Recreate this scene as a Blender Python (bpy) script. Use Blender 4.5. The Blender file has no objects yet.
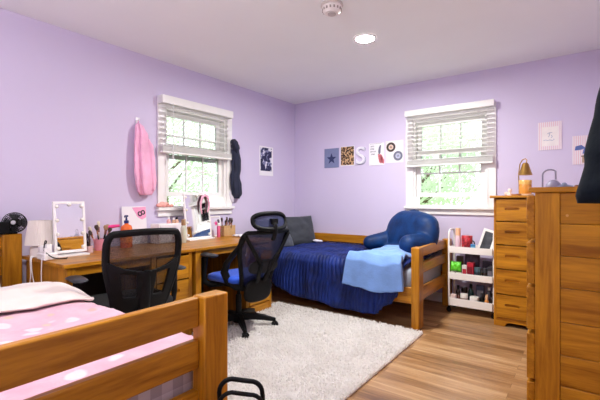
import bpy, math, random
from mathutils import Vector, Matrix, noise as mnoise
R = math.radians
PI = math.pi
rnd = random.Random(7)
scene = bpy.context.scene
col = scene.collection

# ------------------------------------------------------------------ materials
def lin(c):
    return tuple((v/12.92 if v <= .04045 else ((v+.055)/1.055)**2.4) for v in c)
def hexc(h):
    return lin(tuple(int(h[i:i+2], 16)/255 for i in (0, 2, 4)))
class NT:
    def __init__(s, name):
        s.m = bpy.data.materials.new(name); s.m.use_nodes = True
        s.t = s.m.node_tree; s.n = s.t.nodes; s.l = s.t.links
        s.b = s.n['Principled BSDF']; s.out = s.n['Material Output']
    def node(s, ty, **kw):
        x = s.n.new(ty)
        for k, v in kw.items(): setattr(x, k, v)
        return x
    def link(s, a, b): s.l.new(a, b)
    def val(s, sock, v): sock.default_value = v
    def coords(s, scale=(1, 1, 1), kind='Object', rot=(0, 0, 0)):
        tc = s.node('ShaderNodeTexCoord'); mp = s.node('ShaderNodeMapping')
        mp.inputs['Scale'].default_value = scale; mp.inputs['Rotation'].default_value = rot
        s.link(tc.outputs[kind], mp.inputs['Vector']); return mp.outputs['Vector']
    def noise(s, vec, scale=5, detail=3, rough=.5, dist=0):
        x = s.node('ShaderNodeTexNoise'); x.inputs['Scale'].default_value = scale
        x.inputs['Detail'].default_value = detail; x.inputs['Roughness'].default_value = rough
        x.inputs['Distortion'].default_value = dist
        if vec is not None: s.link(vec, x.inputs['Vector'])
        return x
    def ramp(s, fac, stops, interp='LINEAR'):
        r = s.node('ShaderNodeValToRGB'); e = r.color_ramp.elements; r.color_ramp.interpolation = interp
        while len(e) < len(stops): e.new(.5)
        for el, (p, c) in zip(e, stops):
            el.position = p; el.color = tuple(c[:3])+(1,)
        s.link(fac, r.inputs['Fac']); return r.outputs['Color']
    def bump(s, h, strength=.3, dist=.01):
        b = s.node('ShaderNodeBump'); b.inputs['Strength'].default_value = strength
        b.inputs['Distance'].default_value = dist
        s.link(h, b.inputs['Height']); s.link(b.outputs['Normal'], s.b.inputs['Normal'])
    def mix(s, fac, a, b, mode='MIX'):
        x = s.node('ShaderNodeMix', data_type='RGBA', blend_type=mode)
        for sock, v in ((x.inputs[0], fac), (x.inputs[6], a), (x.inputs[7], b)):
            if hasattr(v, 'is_output'): s.link(v, sock)
            elif isinstance(v, (int, float)): sock.default_value = v
            else: sock.default_value = tuple(v[:3])+(1,)
        return x.outputs[2]
    def math(s, op, a, b=0.):
        x = s.node('ShaderNodeMath', operation=op)
        for sock, v in ((x.inputs[0], a), (x.inputs[1], b)):
            if hasattr(v, 'is_output'): s.link(v, sock)
            else: sock.default_value = v
        return x.outputs[0]
MATS = {}
def plain(name, h, rough=.5, metal=0., var=.06, nscale=12, bump=0., bscale=200, sheen=0., coat=0., spec=.5):
    """one colour with a slight procedural variation and an optional fine bump"""
    if name in MATS: return MATS[name]
    t = NT(name); c = hexc(h) if isinstance(h, str) else h
    v = t.coords()
    n = t.noise(v, nscale, 3)
    t.link(t.ramp(n.outputs['Fac'], [(.3, [x*(1-var) for x in c]), (.7, [min(1, x*(1+var)) for x in c])]), t.b.inputs['Base Color'])
    t.val(t.b.inputs['Roughness'], rough); t.val(t.b.inputs['Metallic'], metal)
    t.val(t.b.inputs['Specular IOR Level'], spec)
    if sheen: t.val(t.b.inputs['Sheen Weight'], sheen); t.val(t.b.inputs['Sheen Roughness'], .4)
    if coat: t.val(t.b.inputs['Coat Weight'], coat); t.val(t.b.inputs['Coat Roughness'], .1)
    if bump:
        n2 = t.noise(v, bscale, 2); t.bump(n2.outputs['Fac'], bump, .004)
    MATS[name] = t.m; return t.m
def wood(axis, dark='8c540a', light='cb8c22', name='pine', rough=.32):
    key = name+'_'+axis
    if key in MATS: return MATS[key]
    t = NT(key)
    sc = {'x': (1.3, 16, 16), 'y': (16, 1.3, 16), 'z': (16, 16, 1.3)}[axis]
    v = t.coords(sc)
    oi = t.node('ShaderNodeObjectInfo')
    add = t.node('ShaderNodeVectorMath', operation='ADD')
    comb = t.node('ShaderNodeCombineXYZ')
    off = t.math('MULTIPLY', oi.outputs['Random'], 37.)
    for i in range(3): t.link(off, comb.inputs[i])
    t.link(v, add.inputs[0]); t.link(comb.outputs[0], add.inputs[1])
    n = t.noise(add.outputs[0], 1.1, 6, .6, .6)
    n2 = t.noise(add.outputs[0], 4.5, 3, .6, .2)
    f = t.math('ADD', t.math('MULTIPLY', n.outputs['Fac'], .7), t.math('MULTIPLY', n2.outputs['Fac'], .3))
    c = t.ramp(f, [(.36, hexc(dark)), (.5, [(a+b)/2 for a, b in zip(hexc(dark), hexc(light))]), (.66, hexc(light))])
    hsv = t.node('ShaderNodeHueSaturation')
    t.link(c, hsv.inputs['Color'])
    t.link(t.math('ADD', t.math('MULTIPLY', oi.outputs['Random'], .16), .92), hsv.inputs['Value'])
    t.link(hsv.outputs[0], t.b.inputs['Base Color'])
    t.val(t.b.inputs['Roughness'], rough); t.val(t.b.inputs['Specular IOR Level'], .3)
    t.bump(f, .06, .003)
    MATS[key] = t.m; return t.m
def wx(): return wood('x')
def wy(): return wood('y')
def wz(): return wood('z')

# ------------------------------------------------------------------ mesh builder
class MB:
    def __init__(s): s.v = []; s.f = []
    def add(s, vs, fs):
        o = len(s.v); s.v += [tuple(p) for p in vs]; s.f += [tuple(i+o for i in f) for f in fs]; return s
    def box(s, x0, x1, y0, y1, z0, z1, M=None):
        vs = [Vector((x, y, z)) for z in (z0, z1) for y in (y0, y1) for x in (x0, x1)]
        if M is not None: vs = [M @ p for p in vs]
        return s.add(vs, [(0, 2, 3, 1), (4, 5, 7, 6), (0, 1, 5, 4), (2, 6, 7, 3), (0, 4, 6, 2), (1, 3, 7, 5)])
    def tube(s, pts, r, n=10, closed=False, flat=1.0, up=None):
        pts = [Vector(p) for p in pts]; m = len(pts)
        rs = r if isinstance(r, (list, tuple)) else [r]*m
        vs = []; fs = []
        T = []
        for i in range(m):
            a = pts[(i-1) % m] if (closed or i > 0) else pts[i]
            b = pts[(i+1) % m] if (closed or i < m-1) else pts[i]
            d = b-a
            T.append(d.normalized() if d.length > 1e-9 else Vector((0, 0, 1)))
        ref = Vector(up) if up else (Vector((0, 0, 1)) if abs(T[0].z) < .9 else Vector((1, 0, 0)))
        nrm = (ref - T[0]*ref.dot(T[0])).normalized()
        for i in range(m):
            nrm = (nrm - T[i]*nrm.dot(T[i]))
            nrm = nrm.normalized() if nrm.length > 1e-6 else T[i].orthogonal().normalized()
            bi = T[i].cross(nrm)
            for k in range(n):
                a = 2*PI*k/n
                vs.append(pts[i] + nrm*(math.cos(a)*rs[i]*flat) + bi*(math.sin(a)*rs[i]))
        for i in range(m if closed else m-1):
            j = (i+1) % m
            for k in range(n):
                k2 = (k+1) % n
                fs.append((i*n+k, i*n+k2, j*n+k2, j*n+k))
        if not closed:
            fs.append(tuple(reversed(range(n)))); fs.append(tuple(range((m-1)*n, m*n)))
        return s.add(vs, fs)
    def lathe(s, prof, c=(0, 0, 0), n=24, axis='z', ripple=None, caps=True):
        vs = []; fs = []; m = len(prof); c = Vector(c)
        for i, (r, z) in enumerate(prof):
            for k in range(n):
                a = 2*PI*k/n
                rr = max(r, 1e-5)*(1+(ripple(a, i) if ripple else 0))
                p = (rr*math.cos(a), rr*math.sin(a), z)
                if axis == 'x': p = (p[2], p[0], p[1])
                if axis == 'y': p = (p[1], p[2], p[0])
                vs.append(c+Vector(p))
        for i in range(m-1):
            for k in range(n):
                k2 = (k+1) % n
                fs.append((i*n+k, i*n+k2, (i+1)*n+k2, (i+1)*n+k))
        if caps: fs.append(tuple(reversed(range(n)))); fs.append(tuple(range((m-1)*n, m*n)))
        return s.add(vs, fs)
    def cyl(s, c, r, h, n=20, axis='z'): return s.lathe([(r, 0), (r, h)], c, n, axis)
    def prism(s, poly, a0, a1, axis='y', M=None):
        """extrude a 2-D outline along an axis ('y': outline in x,z; 'x': in y,z; 'z': in x,y)"""
        n = len(poly)
        def P(p, a):
            q = {'y': (p[0], a, p[1]), 'x': (a, p[0], p[1]), 'z': (p[0], p[1], a)}[axis]
            q = Vector(q); return M @ q if M is not None else q
        vs = [P(p, a0) for p in poly]+[P(p, a1) for p in poly]
        fs = [tuple(range(n)), tuple(reversed(range(n, 2*n)))]
        fs += [(i, n+i, n+(i+1) % n, (i+1) % n) for i in range(n)]
        return s.add(vs, fs)
    def grid(s, fn, nu, nv, skip=None):
        vs = [fn(i/nu, j/nv) for j in range(nv+1) for i in range(nu+1)]
        fs = []
        for j in range(nv):
            for i in range(nu):
                if skip and skip((i+.5)/nu, (j+.5)/nv): continue
                a = j*(nu+1)+i
                fs.append((a, a+1, a+nu+2, a+nu+1))
        return s.add(vs, fs)
    def loft(s, rings):
        n = len(rings[0]); vs = [p for r in rings for p in r]; fs = []
        for i in range(len(rings)-1):
            for k in range(n):
                k2 = (k+1) % n
                fs.append((i*n+k, i*n+k2, (i+1)*n+k2, (i+1)*n+k))
        fs.append(tuple(reversed(range(n)))); fs.append(tuple(range((len(rings)-1)*n, len(rings)*n)))
        return s.add(vs, fs)
    def ellipsoid(s, c, r, nu=20, nv=12, M=None, p=1.0):
        vs = []; fs = []; c = Vector(c)
        for j in range(nv+1):
            th = PI*j/nv
            for i in range(nu):
                a = 2*PI*i/nu
                q = [math.sin(th)*math.cos(a), math.sin(th)*math.sin(a), -math.cos(th)]
                q = Vector([math.copysign(abs(t)**p, t)*rr for t, rr in zip(q, r)])
                vs.append(c+(M @ q if M is not None else q))
        for j in range(nv):
            for i in range(nu):
                i2 = (i+1) % nu
                fs.append((j*nu+i, j*nu+i2, (j+1)*nu+i2, (j+1)*nu+i))
        return s.add(vs, fs)
    def xform(s, M): s.v = [tuple(M @ Vector(p)) for p in s.v]; return s

ORG = {}
def link(o): col.objects.link(o); return o
def obj(name, mb, mat, parent=None, bevel=0., smooth=35, label=None, kind=None, org=None, weld=False):
    me = bpy.data.meshes.new(name)
    off = Vector(org) if org is not None else (Vector(ORG.get(parent.name, (0, 0, 0))) if parent else Vector((0, 0, 0)))
    me.from_pydata([Vector(p)-off for p in mb.v], [], mb.f); me.update()
    import bmesh
    bm = bmesh.new(); bm.from_mesh(me)
    if weld: bmesh.ops.remove_doubles(bm, verts=bm.verts, dist=1e-5)
    bmesh.ops.recalc_face_normals(bm, faces=bm.faces); bm.to_mesh(me); bm.free()
    if smooth:
        for p in me.polygons: p.use_smooth = True
        me.set_sharp_from_angle(angle=R(smooth))
    me.materials.append(mat)
    o = link(bpy.data.objects.new(name, me))
    if parent: o.parent = parent; ORG[o.name] = tuple(off)
    elif org is not None: o.location = off
    if bevel:
        b = o.modifiers.new('bevel', 'BEVEL'); b.width = bevel; b.segments = 2; b.limit_method = 'ANGLE'; b.angle_limit = R(40)
    if label: o['label'] = label
    if kind: o['kind'] = kind
    return o
def tag(o, label, cat, group=None):
    o['label'] = label; o['category'] = cat
    if group: o['group'] = group
    return o
def thing(name, label, cat, loc=(0, 0, 0), rotz=0., group=None, local=False):
    """Empty at the thing's base; parts are written in world coordinates unless local"""
    o = link(bpy.data.objects.new(name, None)); o.empty_display_size = .1
    o.location = loc; o.rotation_euler = (0, 0, rotz)
    ORG[o.name] = (0, 0, 0) if local else tuple(loc)
    return tag(o, label, cat, group)
def single(name, mb, mat, label, cat, group=None, **kw):
    xs, ys, zs = zip(*mb.v)
    o = obj(name, mb, mat, org=((min(xs)+max(xs))/2, (min(ys)+max(ys))/2, min(zs)), **kw)
    return tag(o, label, cat, group)
def struct(name, mb, mat, **kw):
    return obj(name, mb, mat, kind='structure', **kw)
def mod(o, ty, **kw):
    m = o.modifiers.new(ty.lower(), ty)
    for k, v in kw.items(): setattr(m, k, v)
    return m
def dup(root, loc, label=None, rotz=None):
    r = root.copy(); link(r); r.location = loc
    if label: r['label'] = label
    if rotz is not None: r.rotation_euler = (0, 0, rotz)
    for ch in list(root.children):
        c = ch.copy(); link(c); c.parent = r
        for g in list(ch.children):
            d = g.copy(); link(d); d.parent = c
    return r
def text_mb(body, size, depth):
    cu = bpy.data.curves.new('t', 'FONT'); cu.body = body; cu.size = size; cu.extrude = depth/2
    cu.align_x = 'CENTER'; cu.align_y = 'CENTER'; cu.offset = size*.004
    to = bpy.data.objects.new('t', cu); link(to)
    bpy.context.view_layer.update()
    me = to.evaluated_get(bpy.context.evaluated_depsgraph_get()).to_mesh()
    mb = MB().add([v.co.copy() for v in me.vertices], [tuple(p.vertices) for p in me.polygons])
    bpy.data.objects.remove(to); bpy.data.curves.remove(cu)
    return mb
def fbm(x, y, z=0., s=1.): return mnoise.fractal(Vector((x*s, y*s, z*s)), 1., 2., 3)
def spline(pts, n=5):
    sp = []
    for i in range(len(pts)-1):
        for j in range(n):
            f = j/n; p0 = pts[max(0, i-1)]; p1 = pts[i]; p2 = pts[i+1]; p3 = pts[min(len(pts)-1, i+2)]
            sp.append([.5*(2*b+(c_-a)*f+(2*a-5*b+4*c_-d)*f*f+(3*b-a-3*c_+d)*f**3) for a, b, c_, d in zip(p0, p1, p2, p3)])
    return sp+[list(pts[-1])]
def smooth01(a, b, x):
    t = min(1, max(0, (x-a)/(b-a))); return t*t*(3-2*t)
def arc(c, r, a0, a1, n=8):
    return [(c[0]+r*math.cos(a0+(a1-a0)*i/n), c[1]+r*math.sin(a0+(a1-a0)*i/n)) for i in range(n+1)]
def rrect(x0, x1, y0, y1, r, n=5):
    return (arc((x1-r, y1-r), r, 0, PI/2, n)+arc((x0+r, y1-r), r, PI/2, PI, n) +
            arc((x0+r, y0+r), r, PI, 1.5*PI, n)+arc((x1-r, y0+r), r, 1.5*PI, 2*PI, n))

# ------------------------------------------------------------------ the room
H = 2.44; XR = 3.52; YF = -4.62
WALL_D = .14
lav = plain('lavender_paint', (.645, .58, .765), .6, var=.015, nscale=1.5, bump=.03, bscale=300, spec=.3)
white_paint = plain('white_trim_paint', 'f1f0ee', .35, var=.02)
ceil_m = plain('ceiling_paint', (.90, .93, .91), .85, var=.012, nscale=2, bump=.04, bscale=180)
A0, A1, WZ0, WZ1 = -2.075, -1.295, 1.04, 2.01        # opening in the left wall (y range, z range)
B0, B1 = 1.69, 2.455                                 # opening in the back wall (x range)
def wall_with_hole(axis, lo, hi, h0, h1):
    mb = MB()
    def bx(a0, a1, z0, z1):
        if axis == 'y': mb.box(-WALL_D, 0, a0, a1, z0, z1)
        else: mb.box(a0, a1, 0, WALL_D, z0, z1)
    bx(lo, h0, 0, H); bx(h1, hi, 0, H); bx(h0, h1, 0, WZ0); bx(h0, h1, WZ1, H)
    return mb
struct('wall_left', wall_with_hole('y', YF-WALL_D, WALL_D, A0, A1), lav, smooth=0)
struct('wall_back', wall_with_hole('x', 0, XR+WALL_D, B0, B1), lav, smooth=0)
struct('wall_right', MB().box(XR, XR+WALL_D, YF-WALL_D, 0, 0, H), lav, smooth=0)
struct('wall_front', MB().box(0, XR, YF-WALL_D, YF, 0, H), lav, smooth=0)
struct('ceiling', MB().box(-WALL_D, XR+WALL_D, YF-WALL_D, WALL_D, H, H+.1), ceil_m, smooth=0)

def floor_mat():
    t = NT('laminate_planks')
    v = t.coords((1, 1, 1))
    br = t.node('ShaderNodeTexBrick'); br.offset = .37; br.squash = 1
    br.inputs['Scale'].default_value = 1.; br.inputs['Brick Width'].default_value = 1.1
    br.inputs['Row Height'].default_value = .078; br.inputs['Mortar Size'].default_value = .0012
    br.inputs['Mortar Smooth'].default_value = .2; br.inputs['Bias'].default_value = 0
    br.inputs['Color1'].default_value = (0, 0, 0, 1); br.inputs['Color2'].default_value = (1, 1, 1, 1)
    br.inputs['Mortar'].default_value = (.5, .5, .5, 1)
    t.link(v, br.inputs['Vector'])
    sep = t.node('ShaderNodeSeparateColor'); t.link(br.outputs['Color'], sep.inputs[0])
    plank = sep.outputs[0]
    mp = t.coords((1.6, 20, 1))
    add = t.node('ShaderNodeVectorMath', operation='ADD'); comb = t.node('ShaderNodeCombineXYZ')
    t.link(t.math('MULTIPLY', plank, 23.), comb.inputs[0]); t.link(t.math('MULTIPLY', plank, 7.), comb.inputs[2])
    t.link(mp, add.inputs[0]); t.link(comb.outputs[0], add.inputs[1])
    n = t.noise(add.outputs[0], 1.2, 6, .62, .7); 
    n2 = t.noise(t.coords((.9, 3.5, 1)), 2.2, 3, .5, .4)
    f = t.math('ADD', t.math('MULTIPLY', n.outputs['Fac'], .62), t.math('ADD', t.math('MULTIPLY', plank, .2), t.math('MULTIPLY', n2.outputs['Fac'], .25)))
    c = t.ramp(f, [(.33, hexc('6c4c2d')), (.46, hexc('926c45')), (.58, hexc('ad865c')), (.75, hexc('c6a47b'))])
    c = t.mix(t.math('MULTIPLY', br.outputs['Fac'], .6), c, hexc('4a2d18'))
    t.link(c, t.b.inputs['Base Color'])
    t.val(t.b.inputs['Roughness'], .3)
    t.link(t.math('ADD', t.math('MULTIPLY', n.outputs['Fac'], .2), .22), t.b.inputs['Roughness'])
    t.bump(t.math('SUBTRACT', t.math('MULTIPLY', n.outputs['Fac'], .15), br.outputs['Fac']), .15, .002)
    return t.m
struct('floor', MB().box(-WALL_D, XR+WALL_D, YF-WALL_D, WALL_D, -.08, 0), floor_mat(), smooth=0)
for nm, b in (('left', (0, .014, YF, 0, 0, .1)), ('back', (.014, XR, -.014, 0, 0, .1)),
              ('right', (XR-.014, XR, YF, -.014, 0, .1)), ('front', (.014, XR-.014, YF, YF+.014, 0, .1))):
    struct('baseboard_'+nm, MB().box(*b), white_paint, bevel=.003)

# windows: local frame a (along the wall), d (depth out of the room), z
def glass_mat():
    t = NT('window_glass')
    tr = t.node('ShaderNodeBsdfTransparent'); gl = t.node('ShaderNodeBsdfGlossy'); gl.inputs['Roughness'].default_value = .02
    tr.inputs['Color'].default_value = (.95, .975, .965, 1)
    lw = t.node('ShaderNodeFresnel'); lw.inputs['IOR'].default_value = 1.45
    mx = t.node('ShaderNodeMixShader'); t.link(lw.outputs[0], mx.inputs[0]); t.link(tr.outputs[0], mx.inputs[1]); t.link(gl.outputs[0], mx.inputs[2])
    t.link(mx.outputs[0], t.out.inputs['Surface']); return t.m
glass = glass_mat()
blind_white = plain('blind_vinyl', 'eeeeea', .4, var=.015)
def window(name, axis, a0, a1):
    def B(mb, p0, p1, d0, d1, z0, z1):
        if axis == 'y': mb.box(-d1, -d0, p0, p1, z0, z1)      # left wall: depth outward is -x
        else: mb.box(p0, p1, d0, d1, z0, z1)                   # back wall: outward is +y
    root = link(bpy.data.objects.new(name, None)); root['kind'] = 'structure'
    root.location = (0, (a0+a1)/2, WZ0) if axis == 'y' else ((a0+a1)/2, 0, WZ0)
    ORG[root.name] = tuple(root.location)
    cs = .085
    mb = MB()
    B(mb, a0-cs, a0, -.018, 0, WZ0, WZ1+.09); B(mb, a1, a1+cs, -.018, 0, WZ0, WZ1+.09); B(mb, a0, a1, -.018, 0, WZ1, WZ1+.09)
    # inner stop bead lines
    B(mb, a0-.012, a0, -.024, -.018, WZ0, WZ1); B(mb, a1, a1+.012, -.024, -.018, WZ0, WZ1)
    obj('window_casing', mb, white_paint, root, bevel=.003)
    mb = MB()
    B(mb, a0, a0+.022, 0, WALL_D, WZ0, WZ1); B(mb, a1-.022, a1, 0, WALL_D, WZ0, WZ1)
    B(mb, a0+.022, a1-.022, 0, WALL_D, WZ1-.022, WZ1); B(mb, a0+.022, a1-.022, .0, WALL_D, WZ0, WZ0+.012)
    obj('window_jamb', mb, white_paint, root)
    mb = MB(); B(mb, a0-cs-.012, a1+cs+.012, -.05, 0, WZ0-.03, WZ0)
    obj('window_sill', mb, white_paint, root, bevel=.004)
    mb = MB(); B(mb, a0-cs, a1+cs, -.018, 0, WZ0-.088, WZ0-.03)
    obj('window_apron', mb, white_paint, root, bevel=.003)
    def sash(z0, z1, d0, d1):
        i0, i1 = a0+.024, a1-.024; fr = .046
        mb = MB()
        B(mb, i0, i0+fr, d0, d1, z0, z1); B(mb, i1-fr, i1, d0, d1, z0, z1)
        B(mb, i0+fr, i1-fr, d0, d1, z0, z0+fr); B(mb, i0+fr, i1-fr, d0, d1, z1-fr, z1)
        s = obj('window_sash', mb, white_paint, root, bevel=.002)
        mb = MB(); dm = (d0+d1)/2
        for k in (1, 2):
            q = i0+fr+(i1-i0-2*fr)*k/3; B(mb, q-.008, q+.008, dm-.008, dm+.008, z0+fr, z1-fr)
        zc = (z0+z1)/2; B(mb, i0+fr, i1-fr, dm-.007, dm+.007, zc-.008, zc+.008)
        obj('muntin_grid', mb, white_paint, s)
        mb = MB(); B(mb, i0+fr, i1-fr, dm-.002, dm+.002, z0+fr, z1-fr)
        obj('glass_pane', mb, glass, s, smooth=0)
    sash(1.52, WZ1-.024, .075, .105)
    sash(1.145, 1.665, .035, .065)
window('window_1', 'y', A0, A1)
window('window_2', 'x', B0, B1)

def blind(axis, p0, p1, ztop, zval, zstack, zbot, label, wand):
    def P(a, d, z): return (d, a, z) if axis == 'y' else (a, -d, z)
    def B(mb, q0, q1, d0, d1, z0, z1):
        if axis == 'y': mb.box(d0, d1, q0, q1, z0, z1)
        else: mb.box(q0, q1, -d1, -d0, z0, z1)
    t = thing('window_blind', label, 'blind', P((p0+p1)/2, .05, zbot), 0, 'white slatted window blinds')
    mb = MB(); B(mb, p0-.012, p1+.012, .083, .094, zval, ztop); B(mb, p0-.012, p0-.001, .02, .083, zval, ztop); B(mb, p1+.001, p1+.012, .02, .083, zval, ztop)
    obj('valance', mb, blind_white, t, bevel=.003)
    mb = MB(); B(mb, p0+.005, p1-.005, .024, .08, zval+.005, ztop-.008)
    obj('head_rail', mb, blind_white, t)
    mb = MB(); n = int((zval-.02-zstack)/.043)
    for i in range(n):
        z = zval-.03-i*(zval-.03-zstack-.012)/max(1, n-1)
        M = Matrix.Translation(P(0, .055, z)) @ Matrix.Rotation(R(12), 4, 'Y' if axis == 'y' else 'X')
        if axis == 'y': mb.box(-.025, .025, p0, p1, -.0016, .0016, M)
        else: mb.box(p0, p1, -.025, .025, -.0016, .0016, M)
    for i in range(7):
        z = zbot+.022+i*(zstack-zbot-.026)/6
        B(mb, p0, p1, .03, .08, z-.0017, z+.0017)
    obj('slats', mb, blind_white, t)
    mb = MB(); B(mb, p0, p1, .029, .081, zbot, zbot+.018)
    obj('bottom_rail', mb, blind_white, t, bevel=.003)
    for q in (.17, .5, .83):
        mb = MB(); a = p0+(p1-p0)*q
        for d in (.0275, .0825): mb.tube([P(a, d, zbot+.01), P(a, d, zval+.01)], .0012, 6)
        obj('ladder_cord', mb, blind_white, t)
    if wand is not None:
        mb = MB(); mb.tube([P(wand, .1035, zval+.005), P(wand, .1035, zval-.47)], .0045, 8); mb.tube([P(wand, .1035, zval-.47), P(wand, .1035, zval-.53)], .007, 8)
        obj('tilt_wand', mb, plain('wand_clear', 'd8dcd8', .25), t)
    return t
blind('y', -2.150, -1.275, 2.097, 2.022, 1.622, 1.556, 'white slatted blind half raised on the window above the desk', -2.055)
blind('x', 1.630, 2.520, 2.110, 2.045, 1.545, 1.478, 'white slatted blind half raised on the window above the bed', None)

# outdoors: lawn and trees seen through the panes
grass = plain('lawn_grass', '6f9a4c', .9, var=.3, nscale=2)
g = struct('ground', MB().box(-40, 40, -40, 40, -1.05, -1.0), grass, smooth=0)
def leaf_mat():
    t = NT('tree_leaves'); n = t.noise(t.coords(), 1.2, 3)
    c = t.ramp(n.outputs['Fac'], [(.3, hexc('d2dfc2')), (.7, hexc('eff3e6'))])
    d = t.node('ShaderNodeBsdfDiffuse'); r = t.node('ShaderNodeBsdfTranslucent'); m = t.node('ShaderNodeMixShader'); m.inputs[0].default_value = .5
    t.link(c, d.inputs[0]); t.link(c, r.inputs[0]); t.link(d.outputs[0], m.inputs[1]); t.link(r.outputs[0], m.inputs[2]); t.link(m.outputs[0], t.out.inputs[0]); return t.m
leaf_m = leaf_mat()
bark_m = plain('tree_bark', '6b5a49', .9, var=.2)
def tree(x, y, h, r, label, group):
    t = thing('tree', label, 'tree', (x, y, -1), 0, group, local=True)
    mb = MB(); mb.tube([(0, 0, 0), (.05, .03, h*.3), (0, .1, h*.62)], [r*.09, r*.07, r*.03], 10)
    for k in range(5):
        a = k*2.4; mb.tube([(0, .05, h*(.34+.05*k)), (r*.5*math.cos(a), r*.5*math.sin(a), h*(.5+.06*k))], [r*.03, r*.012], 6)
    obj('trunk', mb, bark_m, t)
    mb = MB()
    for i in range(5200):
        u = Vector((rnd.gauss(0, 1), rnd.gauss(0, 1), rnd.gauss(0, 1))).normalized()
        c = Vector((0, 0, h*.62))+Vector((u.x*r, u.y*r, u.z*h*.4))*(.45+.55*rnd.random()**.5)*(1+.25*fbm(u.x, u.y, u.z+x, 2.))
        s = .07+.06*rnd.random(); a = Vector((rnd.gauss(0, 1), rnd.gauss(0, 1), rnd.gauss(0, 1))).normalized()
        b = a.orthogonal().normalized(); d = a.cross(b)
        mb.add([c-b*s, c+d*s*.45, c+b*s, c-d*s*.45], [(0, 1, 2, 3)])
    obj('foliage', mb, leaf_m, t, smooth=0)
    return t
for x, y, h, r in ((-1.8, 10.2, 5.4, 2.2), (-8.2, 13.4, 6.2, 2.6), (2.8, 13.0, 6.0, 2.3), (-4.2, 18.5, 7.5, 3.2)):
    tree(x, y, h, r, 'leafy green tree outdoors behind the panes of the window above the bed', 'trees behind the bed window')
for x, y, h, r in ((-8.4, 1.2, 5.6, 2.2), (-12.5, 6.4, 6.6, 2.8), (-15., -.5, 7., 2.8)):
    tree(x, y, h, r, 'leafy green tree outdoors behind the panes of the window above the desk', 'trees behind the desk window')

# ------------------------------------------------------------------ ceiling light and added fill globe
def emit(name, c, s):
    t = NT(name); e = t.node('ShaderNodeEmission'); e.inputs[0].default_value = tuple(c)+(1,); e.inputs[1].default_value = s
    t.link(e.outputs[0], t.out.inputs['Surface']); return t.m
LAMP = 1120.
steel0 = plain('brushed_nickel', '8f8f90', .3, metal=.9)
lamp_m = emit('led_diffuser', (1., .99, .94), LAMP)
trim_m = plain('light_trim', 'f4f4f2', .4)
def can_light(x, y, label):
    t = thing('ceiling_light', label, 'ceiling light', (x, y, H))
    mb = MB(); mb.lathe([(.072, -.001), (.094, -.001), (.092, -.008), (.078, -.012), (.072, -.011)], (x, y, H), 40, caps=False)
    obj('trim_ring', mb, trim_m, t)
    mb = MB(); mb.lathe([(.0715, -.004), (.070, -.0075), (.05, -.0085), (.03, -.009), (.0, -.009)], (x, y, H), 24)
    obj('diffuser', mb, lamp_m, t)
can_light(1.80, -1.43, 'lit round ceiling light near the smoke detector')
p = (2.0, -4.0, H)  # unseen globe added as fill, brightens the ceiling and foreground
t = thing('added_fill_globe', 'added fill light out of view, a hanging globe over the foot of the pink bed', 'ceiling light', p)
obj('ceiling_plate', MB().lathe([(.06, -.001), (.06, -.016), (.012, -.022), (0, -.022)], p, 32), trim_m, t)
obj('hanging_rod', MB().cyl((p[0], p[1], H-.30), .006, .285, 12), steel0, t)
obj('globe_holder', MB().lathe([(.012, -.28), (.045, -.30), (.045, -.325), (0, -.325)], p, 24), steel0, t)
obj('fill_globe', MB().ellipsoid((p[0], p[1], H-.445), (.13, .13, .13), 28, 18), emit('fill_globe_glow', (1., .99, .94), 54.), t, smooth=180)
# smoke detector
t = thing('smoke_detector', 'round white smoke detector hanging from the ceiling', 'smoke detector', (1.87, -2.06, H))
c = (1.87, -2.06, H)
obj('mounting_base', MB().lathe([(.074, -.001), (.076, -.015), (.066, -.018)], c, 32), plain('detector_base', 'cfc7c2', .5), t)
obj('body', MB().lathe([(.064, -.016), (.070, -.026), (.060, -.052), (.046, -.064), (.0, -.068)], c, 32), plain('detector_white', 'e9e4df', .45), t)
mb = MB()
for k in range(16):
    a = 2*PI*k/16; M = Matrix.Translation(c) @ Matrix.Rotation(a, 4, 'Z')
    mb.box(.0625, .0665, -.005, .005, -.050, -.034, M)
obj('vent', mb, plain('detector_grey', '9b938d', .6), t)
obj('test_button', MB().lathe([(.028, -.064), (.028, -.071), (.0, -.073)], c, 20), plain('detector_grey2', 'bdb6b0', .5), t)

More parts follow.
